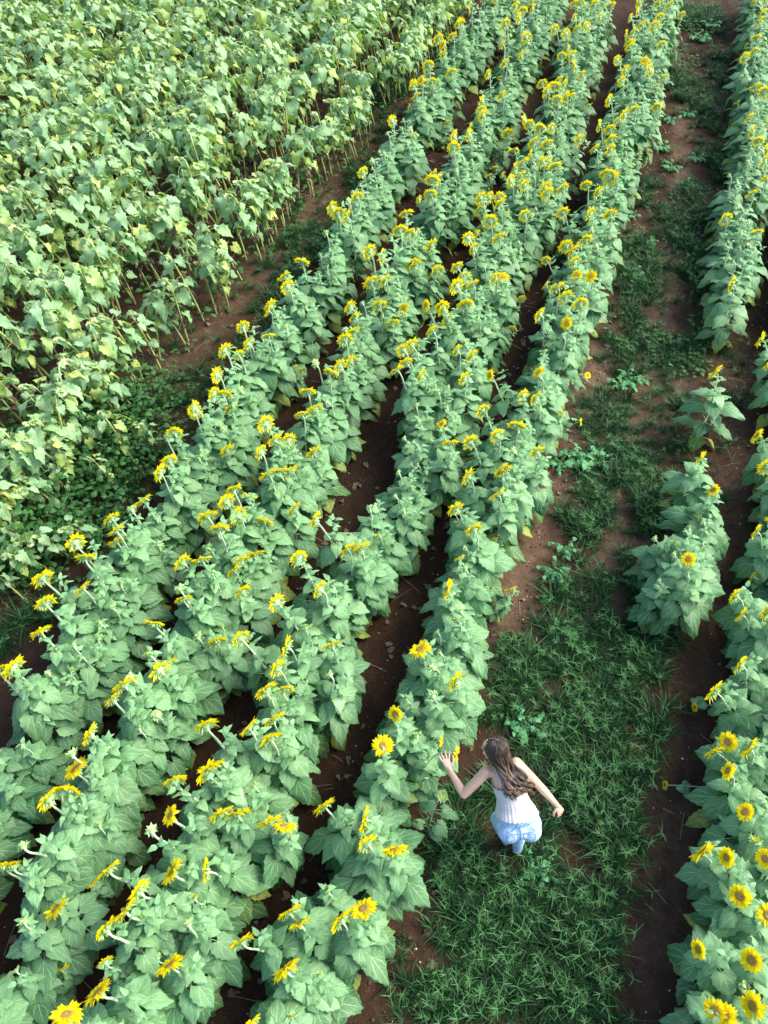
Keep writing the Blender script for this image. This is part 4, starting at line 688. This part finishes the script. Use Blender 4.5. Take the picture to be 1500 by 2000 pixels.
class Blob:
    def __init__(s): s.bm = []
    def ball(s, c, ax, rr):
        """ax: 3x3 rows are axes, rr radii"""
        th = np.linspace(0, math.pi, 9)[1:-1]; ph = np.linspace(0, 2 * math.pi, 15)[:-1]
        P = np.stack([np.outer(np.sin(th), np.cos(ph)), np.outer(np.sin(th), np.sin(ph)), np.outer(np.cos(th), np.ones(14))], -1)
        P = np.concatenate([P.reshape(-1, 3), [[0, 0, 1], [0, 0, -1]]]); s.bm.append(P * np.asarray(rr) @ np.asarray(ax) + np.asarray(c))
    def sweep(s, pts, rad, lat=None, step=.35):
        pts = [np.asarray(p, float) for p in pts]
        for (a, ra_), (b, rb) in zip(zip(pts[:-1], rad[:-1]), zip(pts[1:], rad[1:])):
            ra3 = np.array(ra_) * np.ones(3) if not hasattr(ra_, '__len__') else np.array(ra_); rb3 = np.array(rb) * np.ones(3) if not hasattr(rb, '__len__') else np.array(rb)
            up = nrm(b - a); x = lat if lat is not None else np.cross(up, [.3, .5, .8]); x = nrm(x - up * np.dot(x, up)); y = np.cross(up, x); ax = np.array([x, y, up])
            n = max(2, int(np.linalg.norm(b - a) / (min(ra3.min(), rb3.min()) * step)) + 1)
            for t in np.linspace(0, 1, n): s.ball(a + (b - a) * t, ax, ra3 * (1 - t) + rb3 * t)
    def build(s, name, mat, voxel, smooth=3, mats=None):
        Vs, Fs, n = [], [], 0
        for P in s.bm:
            F = []
            for i in range(6):
                for j in range(14): F.append((i * 14 + j, (i + 1) * 14 + j, (i + 1) * 14 + (j + 1) % 14, i * 14 + (j + 1) % 14))
            for j in range(14): F.append((98, j, (j + 1) % 14)); F.append((99, 84 + (j + 1) % 14, 84 + j))
            Vs.append(P); Fs += [tuple(k + n for k in f) for f in F]; n += len(P)
        me = bpy.data.meshes.new(name + '_raw'); me.from_pydata(np.concatenate(Vs).tolist(), [], Fs)
        o = bpy.data.objects.new(name + '_raw', me); COL.objects.link(o)
        r_ = o.modifiers.new('r', 'REMESH'); r_.mode = 'VOXEL'; r_.voxel_size = voxel; r_.use_smooth_shade = True
        sm = o.modifiers.new('s', 'SMOOTH'); sm.factor = .5; sm.iterations = smooth
        dg = bpy.context.evaluated_depsgraph_get(); m2 = bpy.data.meshes.new_from_object(o.evaluated_get(dg), depsgraph=dg); m2.name = name
        bpy.data.objects.remove(o); bpy.data.meshes.remove(me); m2.materials.clear(); m2.materials.append(M[mat])
        m2.polygons.foreach_set('use_smooth', np.ones(len(m2.polygons), bool)); return m2
spine = [J['neck'], J['neck'] * .5 + J['waist'] * .5 + V3(0, .0, .018), J['waist']]
latU = nrm(J['rs'] - J['ls']); latL = nrm(J['rhip'] - J['lhip'] + V3(0, -.0, 0))
upU = nrm(J['neck'] - J['waist']); fwdU = nrm(np.cross(upU, latU)); backU = -fwdU
B = Blob()
def sp_pt(s_):                                 # point on the spine line, 0 neck .. 1 waist
    return J['neck'] * (1 - s_) + J['waist'] * s_ + upU * 0 + backU * .018 * math.sin(math.pi * min(1, max(0, s_)))
B.sweep([sp_pt(1.35), sp_pt(1.0)], [(.150, .105, .09), (.118, .085, .07)], latL * .6 + latU * .4)
B.sweep([sp_pt(1.0), sp_pt(.75), sp_pt(.45), sp_pt(.22)], [(.118, .085, .06), (.124, .090, .06), (.135, .098, .06), (.128, .085, .05)], latU)
B.sweep([sp_pt(.22), sp_pt(.06)], [(.110, .070, .05), (.055, .050, .04)], latU)
cs = sp_pt(.16)
for s_, a_ in (('ls', 'l'), ('rs', 'r')):
    B.sweep([sp_pt(.20) + latU * (-.05 if a_ == 'l' else .05), J[s_]], [(.05, .048, .05), .046], backU)
    e, w = J[a_ + 'e'], J[a_ + 'w']; d = e - J[s_]
    B.sweep([J[s_], J[s_] + d * .35, J[s_] + d * .85, e], [.050, .047, .040, .036])
    d = w - e; B.sweep([e, e + d * .25, e + d * .7, w], [.036, .038, .029, .0225])
B.ball(sp_pt(.30) + latU * .055 + backU * .055, np.eye(3), (.045, .045, .05)); B.ball(sp_pt(.30) - latU * .055 + backU * .055, np.eye(3), (.045, .045, .05))
# head
hF = nrm(V3(-.80, .48, -.30)); hU = V3(-.12, .42, .88); hU = nrm(hU - hF * np.dot(hU, hF)); hR = np.cross(hF, hU); HA = np.array([hR, hF, hU])
hc = J['head'] + V3(0, 0, -.005)
hp = lambda r_, f_, u_: hc + hR * r_ + hF * f_ + hU * u_
B.sweep([sp_pt(.04), hp(0, -.02, -.06)], [.052, .050])
B.ball(hp(0, -.012, .025), HA, (.074, .094, .086)); B.ball(hp(0, .035, -.02), HA, (.062, .058, .075)); B.ball(hp(0, .048, -.075), HA, (.040, .042, .034)); B.ball(hp(0, .078, -.092), HA, (.018, .016, .016))
B.sweep([hp(0, .090, .022), hp(0, .112, -.022)], [.009, .013]); B.ball(hp(.009, .100, -.026), HA, (.009, .010, .008)); B.ball(hp(-.009, .100, -.026), HA, (.009, .010, .008))
B.ball(hp(0, .094, -.055), HA, (.023, .009, .006)); B.ball(hp(0, .092, -.066), HA, (.020, .009, .007)); B.ball(hp(0, .080, .045), HA, (.050, .016, .016))
for s_ in (-1, 1): B.ball(hp(.040 * s_, .066, -.025), HA, (.022, .022, .02)); B.ball(hp(.076 * s_, -.012, -.010), HA, (.008, .018, .029))
# hands: palm, four fingers of unequal length bent at the knuckles, thumb from the side of the palm
def hand(w, pd, across, curl, spread, thumb_side):
    """w wrist, pd pointing direction, across towards the index side, normal = back of the hand"""
    pd = nrm(pd); across = nrm(across - pd * np.dot(across, pd)); nb = np.cross(pd, across); ax = np.array([across, nb, pd])
    B.sweep([w, w + pd * .035, w + pd * .075], [(.021, .015, .02), (.034, .013, .02), (.038, .012, .015)], across)
    tips = []
    for i, (o_, L, cu) in enumerate(((.030, .072, 0), (.010, .082, .12), (-.011, .077, .2), (-.030, .060, .3))):
        d = nrm(pd + across * o_ * spread); b = w + pd * (.080 - abs(i - 1.2) * .005) + across * o_; pts_ = [b]; ang = curl[0] + cu * .4
        for k, (fl, c_) in enumerate(((.46, 0), (.30, curl[1]), (.24, curl[2]))):
            ang += c_ + (cu * .3 if k else 0); pts_.append(pts_[-1] + (d * math.cos(ang) - nb * thumb_side * math.sin(ang)) * L * fl)
        B.sweep(pts_, [.0095, .0085, .0075, .0062], None, .6); tips.append(pts_[-1])
    b = w + pd * .022 + across * .024; t1 = b + nrm(pd * .6 + across * .9 - nb * thumb_side * .3) * .038; t2 = t1 + nrm(pd * .95 + across * .25 - nb * thumb_side * .4) * .030; t3 = t2 + nrm(pd - nb * thumb_side * .5) * .024
    B.sweep([b, t1, t2, t3], [.014, .0115, .0095, .0075], None, .5)
hand(J['lw'], V3(-.30, .92, .12), V3(.9, .3, -.1), (-.15, .35, .3), 14, 1)
hand(J['rw'], V3(.42, -.42, -.72), V3(-.75, -.6, .0), (.25, .55, .45), 4, -1)
B.sweep([sp_pt(1.35), J['lhip']], [.09, .07]); B.sweep([sp_pt(1.35), J['rhip']], [.09, .07])
for a_ in 'lr': B.sweep([J[a_ + 'hip'], J[a_ + 'k'], J[a_ + 'a'] + V3(0, 0, .05)], [.07, .045, .035])
# ankles and feet (inside trouser legs and shoes)
B.sweep([J['la'] + V3(0, 0, .06), J['la'] + V3(0, .0, -.03), J['la'] + V3(-.03, .10, -.055)], [.036, .034, .028]); B.sweep([J['ra'] + V3(0, 0, .06), J['ra'] + V3(0, .01, -.03), J['ra'] + V3(0, .11, -.09)], [.036, .034, .028])
body = tag(ob('person', B.build('person', 'skin', .0042, 3)), 'woman with long wavy brown hair in white blouse and jeans, touching a sunflower', 'person')

# jeans: one closed garment of hips and two legs
B = Blob()
pel = nrm(J['waist'] - J['pelv']); bk = nrm(V3(-.05, -.92, .38))
B.ball(J['pelv'] + bk * .060 + V3(0, -.01, -.02), np.eye(3), (.08, .075, .08))
B.sweep([J['waist'] + V3(.012, -.02, -.02), J['pelv'] + V3(0, .02, .03), J['pelv'] + V3(.0, .01, -.03)], [(.138, .100, .05), (.180, .118, .06), (.178, .110, .06)], latL)
for h_, k_, a_, s_ in (('lhip', 'lk', 'la', -1), ('rhip', 'rk', 'ra', 1)):
    B.ball(J['pelv'] + latL * .092 * s_ + bk * .052 + V3(0, -.01, -.04), np.eye(3), (.098, .098, .100))
    h, kk, an = J[h_] + latL * .01 * s_, J[k_], J[a_]
    B.sweep([h, h * .5 + kk * .5, kk, kk * .55 + an * .45, an + V3(0, 0, .02)], [(.108, .108, .09), .086, .060, .060, .044])
jm = B.build('jeans', 'denim', .008, 5); jeans = ob('jeans', jm, body)
bvh = BVHTree.FromPolygons([v.co[:] for v in jm.vertices], [p.vertices[:] for p in jm.polygons])
def on(pt, lift=.002):
    loc, no, _, _ = bvh.find_nearest(Vector(pt)); return np.array(loc + no * lift)
def seam(pts, r_, mat, name, n=14, parent=jeans, wob=0):
    pts = [np.asarray(p, float) for p in pts]; out = []
    for a_, b_ in zip(pts[:-1], pts[1:]):
        for t in np.linspace(0, 1, n)[:-1]: out.append(on(a_ * (1 - t) + b_ * t))
    out.append(on(pts[-1])); m_ = MB(); m_.add(*tube(out, r_, 5)); return ob(name, m_.mesh(name, [mat]), parent)
def hipp(l_, u_):                                # a point behind the hips: l_ to her right, u_ up
    return J['pelv'] + latL * l_ + bk * (.20 - .02) + nrm(V3(-.05, .35, .93)) * (u_ + .035)
seam([hipp(0, .09), hipp(0, -.10)], .0032, 'denim_dark', 'seam')
seam([hipp(-.17, .045), hipp(0, .012), hipp(.17, .055)], .0030, 'denim_dark', 'seam')
seam([hipp(-.17, .085), hipp(0, .060), hipp(.17, .090)], .0030, 'denim_dark', 'waistband')
for s_ in (-1, 1):
    c_ = .088 * s_; seam([hipp(c_ - .050, .010), hipp(c_ + .050, .012), hipp(c_ + .046, -.070), hipp(c_, -.092), hipp(c_ - .046, -.070), hipp(c_ - .050, .010)], .0030, 'denim_dark', 'pocket')
    seam([hipp(s_ * .045, .100), hipp(s_ * .045, .052)], .004, 'denim', 'belt_loop', 5)
q = random.Random(4); mb = MB()
for i in range(16):
    u_ = -.086 + q.uniform(-.038, .040); w_ = .004 + q.uniform(-.012, .010); p0 = on(hipp(u_, w_)); p1 = on(hipp(u_ + q.uniform(-.01, .01), w_ - q.uniform(.01, .026)), .004); mb.add(*tube([p0, (p0 + p1) / 2 + bk * .003, p1], .0016, 4))
ob('frayed_patch', mb.mesh('frayed_patch', ['blouse']), jeans)
# blouse: gathered band, then a pleated flared peplum
na = 96; ang = np.arange(na) / na * 2 * math.pi; rows_ = []
def ring(s_, rx_, rb, rf, pleat, dz=0, fl=0):
    c_ = sp_pt(s_) if s_ <= 1 else sp_pt(1.0) + (J['pelv'] - J['waist']) * (s_ - 1) * 2.0 + bk * .018 * (s_ - 1) / .3
    mixl = nrm(latU * (1 - max(0, s_ - .8)) + latL * max(0, s_ - .8)); bdir = backU if s_ < .9 else nrm(backU + bk * (s_ - .9))
    w = .65 * pleat * (np.sin(ang * 30 + .8 * np.sin(ang * 5)) + .5 * np.sin(ang * 41 + 2))
    co_, si_ = np.cos(ang), np.sin(ang); rr_ = np.where(si_ > 0, rb, rf)
    return c_ + (mixl[None] * (co_ * (rx_ + w))[:, None]) + bdir[None] * (si_ * (rr_ + w))[:, None] + upU[None] * (dz * np.sin(ang * 24)[:, None])
prof = [(.430, .137, .106, .104, .004, .003), (.46, .139, .108, .106, .002, 0), (.50, .139, .108, .108, .0025, 0), (.60, .137, .107, .112, .001, 0), (.72, .134, .103, .105, .0008, 0), (.775, .131, .101, .098, .0012, 0),
        (.80, .135, .104, .100, .004, 0), (.90, .143, .112, .106, .0050, 0), (1.0, .153, .124, .112, .0055, 0), (1.07, .164, .134, .118, .0065, 0), (1.14, .175, .143, .126, .0075, 0), (1.17, .179, .147, .130, .008, .002)]
Pm = np.array([ring(*p) for p in prof]); mb = MB(); mb.add(*grid(Pm, True)); blouse = ob('blouse', mb.mesh('blouse', ['blouse']), body)
sl = blouse.modifiers.new('thickness', 'SOLIDIFY'); sl.thickness = .002; sl.offset = 1
mb = MB(); rv = np.array([ring(.428, .137, .107, .104, .004, .004), ring(.402, .142, .112, .108, .008, .006)]); mb.add(*grid(rv, True)); ob('ruffle', mb.mesh('ruffle', ['blouse']), blouse)
for s_ in (-1, 1):
    pts_ = [sp_pt(.44) + latU * .088 * s_ + backU * .100, sp_pt(.30) + latU * .088 * s_ + backU * .103, sp_pt(.14) + latU * .085 * s_ + backU * .072, sp_pt(.05) + latU * .082 * s_ + backU * .005, sp_pt(.16) + latU * .085 * s_ - backU * .085, sp_pt(.45) + latU * .08 * s_ - backU * .105]
    bb = BVHTree.FromPolygons([v.co[:] for v in body.data.vertices], [p.vertices[:] for p in body.data.polygons]) if s_ < 0 else bb
    cv = []
    for a_, b_ in zip(pts_[:-1], pts_[1:]):
        for t in np.linspace(0, 1, 8)[:-1]:
            loc, no, _, _ = bb.find_nearest(Vector(a_ * (1 - t) + b_ * t)); cv.append(np.array(loc + no * .004))
    cv[0] = pts_[0]; mb = MB(); mb.add(*tube(cv, .0058, 6)); ob('shoulder_strap', mb.mesh('shoulder_strap', ['blouse']), blouse)
# hair: a fitted cap under many wavy locks combed from the parting and falling over the back
hair_b = Blob(); hair_b.ball(hp(0, -.026, .030), HA, (.081, .093, .090)); hair_b.ball(hp(0, -.045, -.02), HA, (.076, .070, .085)); hair_b.sweep([hp(0, -.06, -.05), sp_pt(.06) + backU * .055], [.062, (.052, .04, .04)], latU)
cap = hair_b.build('hair', 'hair', .007, 3); at_ = cap.attributes.new('tint', 'FLOAT_COLOR', 'FACE'); at_.data.foreach_set('color', np.tile([.6, .1, 0, 1], (len(cap.polygons), 1)).astype(np.float32).ravel()); hair = ob('hair', cap, body)
def catmull(P, n):
    P = [2 * P[0] - P[1]] + list(P) + [2 * P[-1] - P[-2]]; out = []
    for i in range(1, len(P) - 2):
        for t in np.linspace(0, 1, n)[:-1]: out.append(.5 * ((2 * P[i]) + (-P[i - 1] + P[i + 1]) * t + (2 * P[i - 1] - 5 * P[i] + 4 * P[i + 1] - P[i + 2]) * t * t + (-P[i - 1] + 3 * P[i] - 3 * P[i + 1] + P[i + 2]) * t ** 3))
    out.append(P[-2]); return np.array(out)
mb = MB(); mb.add(*tube([hp(.0, f_, .032 + .0935 * 1.02 * math.sqrt(1 - (f_ + .026) ** 2 / .1075 ** 2)) for f_ in np.linspace(-.05, .045, 9)], .0022, 5)); ob('parting', mb.mesh('parting', ['skin']), hair)
mb = MB(); q = random.Random(77)
CL = [(q.uniform(0, 6.3), q.uniform(3.6, 4.9), q.uniform(.34, .64), q.uniform(0, .022), q.uniform(-.25, .3)) for _ in range(19)]
for i in range(320):
    ci = i % 19; cph, cf, cend, cout, ctint = CL[ci]; az = R(40 + 278 * (ci + .5 + q.uniform(-.55, .55)) / 19); under = q.random() < .3       # 0 = face, increasing towards her left
    side = 1 if az > math.pi else -1
    dr, df = (-math.sin(az), math.cos(az)); part_f = q.uniform(-.055, .070)
    rr = (.083 if under else .088) + q.uniform(0, .004); c0 = (0, -.026, .028)
    def skull(el, az_=az):                        # el 90 top .. -40 below
        return hp(c0[0] - math.sin(az_) * math.cos(el) * rr, c0[1] + math.cos(az_) * math.cos(el) * rr * 1.12, c0[2] + math.sin(el) * rr * 1.08)
    topn = hp(-.007 * (1 if az < math.pi else -1), part_f, .028 + rr * 1.02 * math.sqrt(max(.05, 1 - (part_f + .026) ** 2 / (rr * 1.15) ** 2)))
    P_ = [topn, skull(R(52)), skull(R(18)), skull(R(-18))]
    lt = (az - R(48)) / R(270); lc = (ci + .5) / 19; latp = -.095 + .230 * lc + q.gauss(0, .0055); end_s = cend + q.uniform(-.05, .03); out_ = cout + q.uniform(0, .008)
    P_ += [sp_pt(.06) + latU * (latp * .78) + backU * (.075 + out_) + hU * .01, sp_pt(.25) + latU * (latp * .9 + .012) + backU * (.118 + out_), sp_pt(end_s * .5 + .16) + latU * (latp + .02) + backU * (.122 + out_), sp_pt(end_s) + latU * (latp * 1.15 + .028) + backU * (.118 + out_ * .8)]
    cv = catmull(P_, 8); n_ = len(cv); t = np.linspace(0, 1, n_); amp = q.uniform(.018, .026) * np.clip((t - .38) / .4, 0, 1); f0 = cf; ph = cph + q.gauss(0, .22)
    cv = cv + latU[None] * (amp * np.sin(t * f0 * 6.28 + ph))[:, None] + backU[None] * (amp * 1.0 * np.cos(t * f0 * 6.28 + ph))[:, None]
    r0 = q.uniform(.004, .0088); rad = r0 * np.interp(t, [0, .08, .75, 1], [.6, 1, .75, .1]); V, F, U = tube(cv, rad, 5)
    T_ = np.zeros((len(F), 4)); T_[:, 3] = 1; T_[:, 0] = q.random(); T_[:, 1] = np.clip(np.repeat(t[:-1], 5) * 1.0 + ctint + q.uniform(-.25, .2), 0, 1)
    mb.add(V, F, U); mb.T[-1] = T_
locks = ob('locks', mb.mesh('locks', ['hair']), hair)
for s_ in (-1, 1):
    e = Blob(); e.ball(hp(.031 * s_, .083, .012), HA, (.011, .009, .008)); ob('eye', e.build('eye', 'eye', .002, 1), body)
l_ = Blob(); l_.ball(hp(0, .101, -.060), HA, (.019, .005, .006)); ob('lips', l_.build('lips', 'lip', .002, 1), body)
mb = MB(); w = J['lw'] - (J['lw'] - J['le']) * .06; ax_ = nrm(J['lw'] - J['le']); x_ = nrm(np.cross(ax_, V3(0, 0, 1))); y_ = np.cross(ax_, x_)
mb.add(*tube([w + (x_ * math.cos(a) + y_ * math.sin(a)) * .0245 for a in np.linspace(0, 6.283, 25)], .0022, 5)); ob('bracelet', mb.mesh('bracelet', ['gold']), body)
for k_, dz, tip in (('la', -.055, V3(-.03, .12, 0)), ('ra', -.075, V3(.0, .12, -.02))):
    B2 = Blob(); b_ = J[k_] + V3(0, .02, dz); B2.sweep([b_, b_ + tip * .55, b_ + tip * 1.4], [(.036, .030, .03), (.040, .028, .03), (.034, .020, .03)], V3(1, 0, 0)); ob('shoe', B2.build('shoe', 'leather', .006, 2), body)
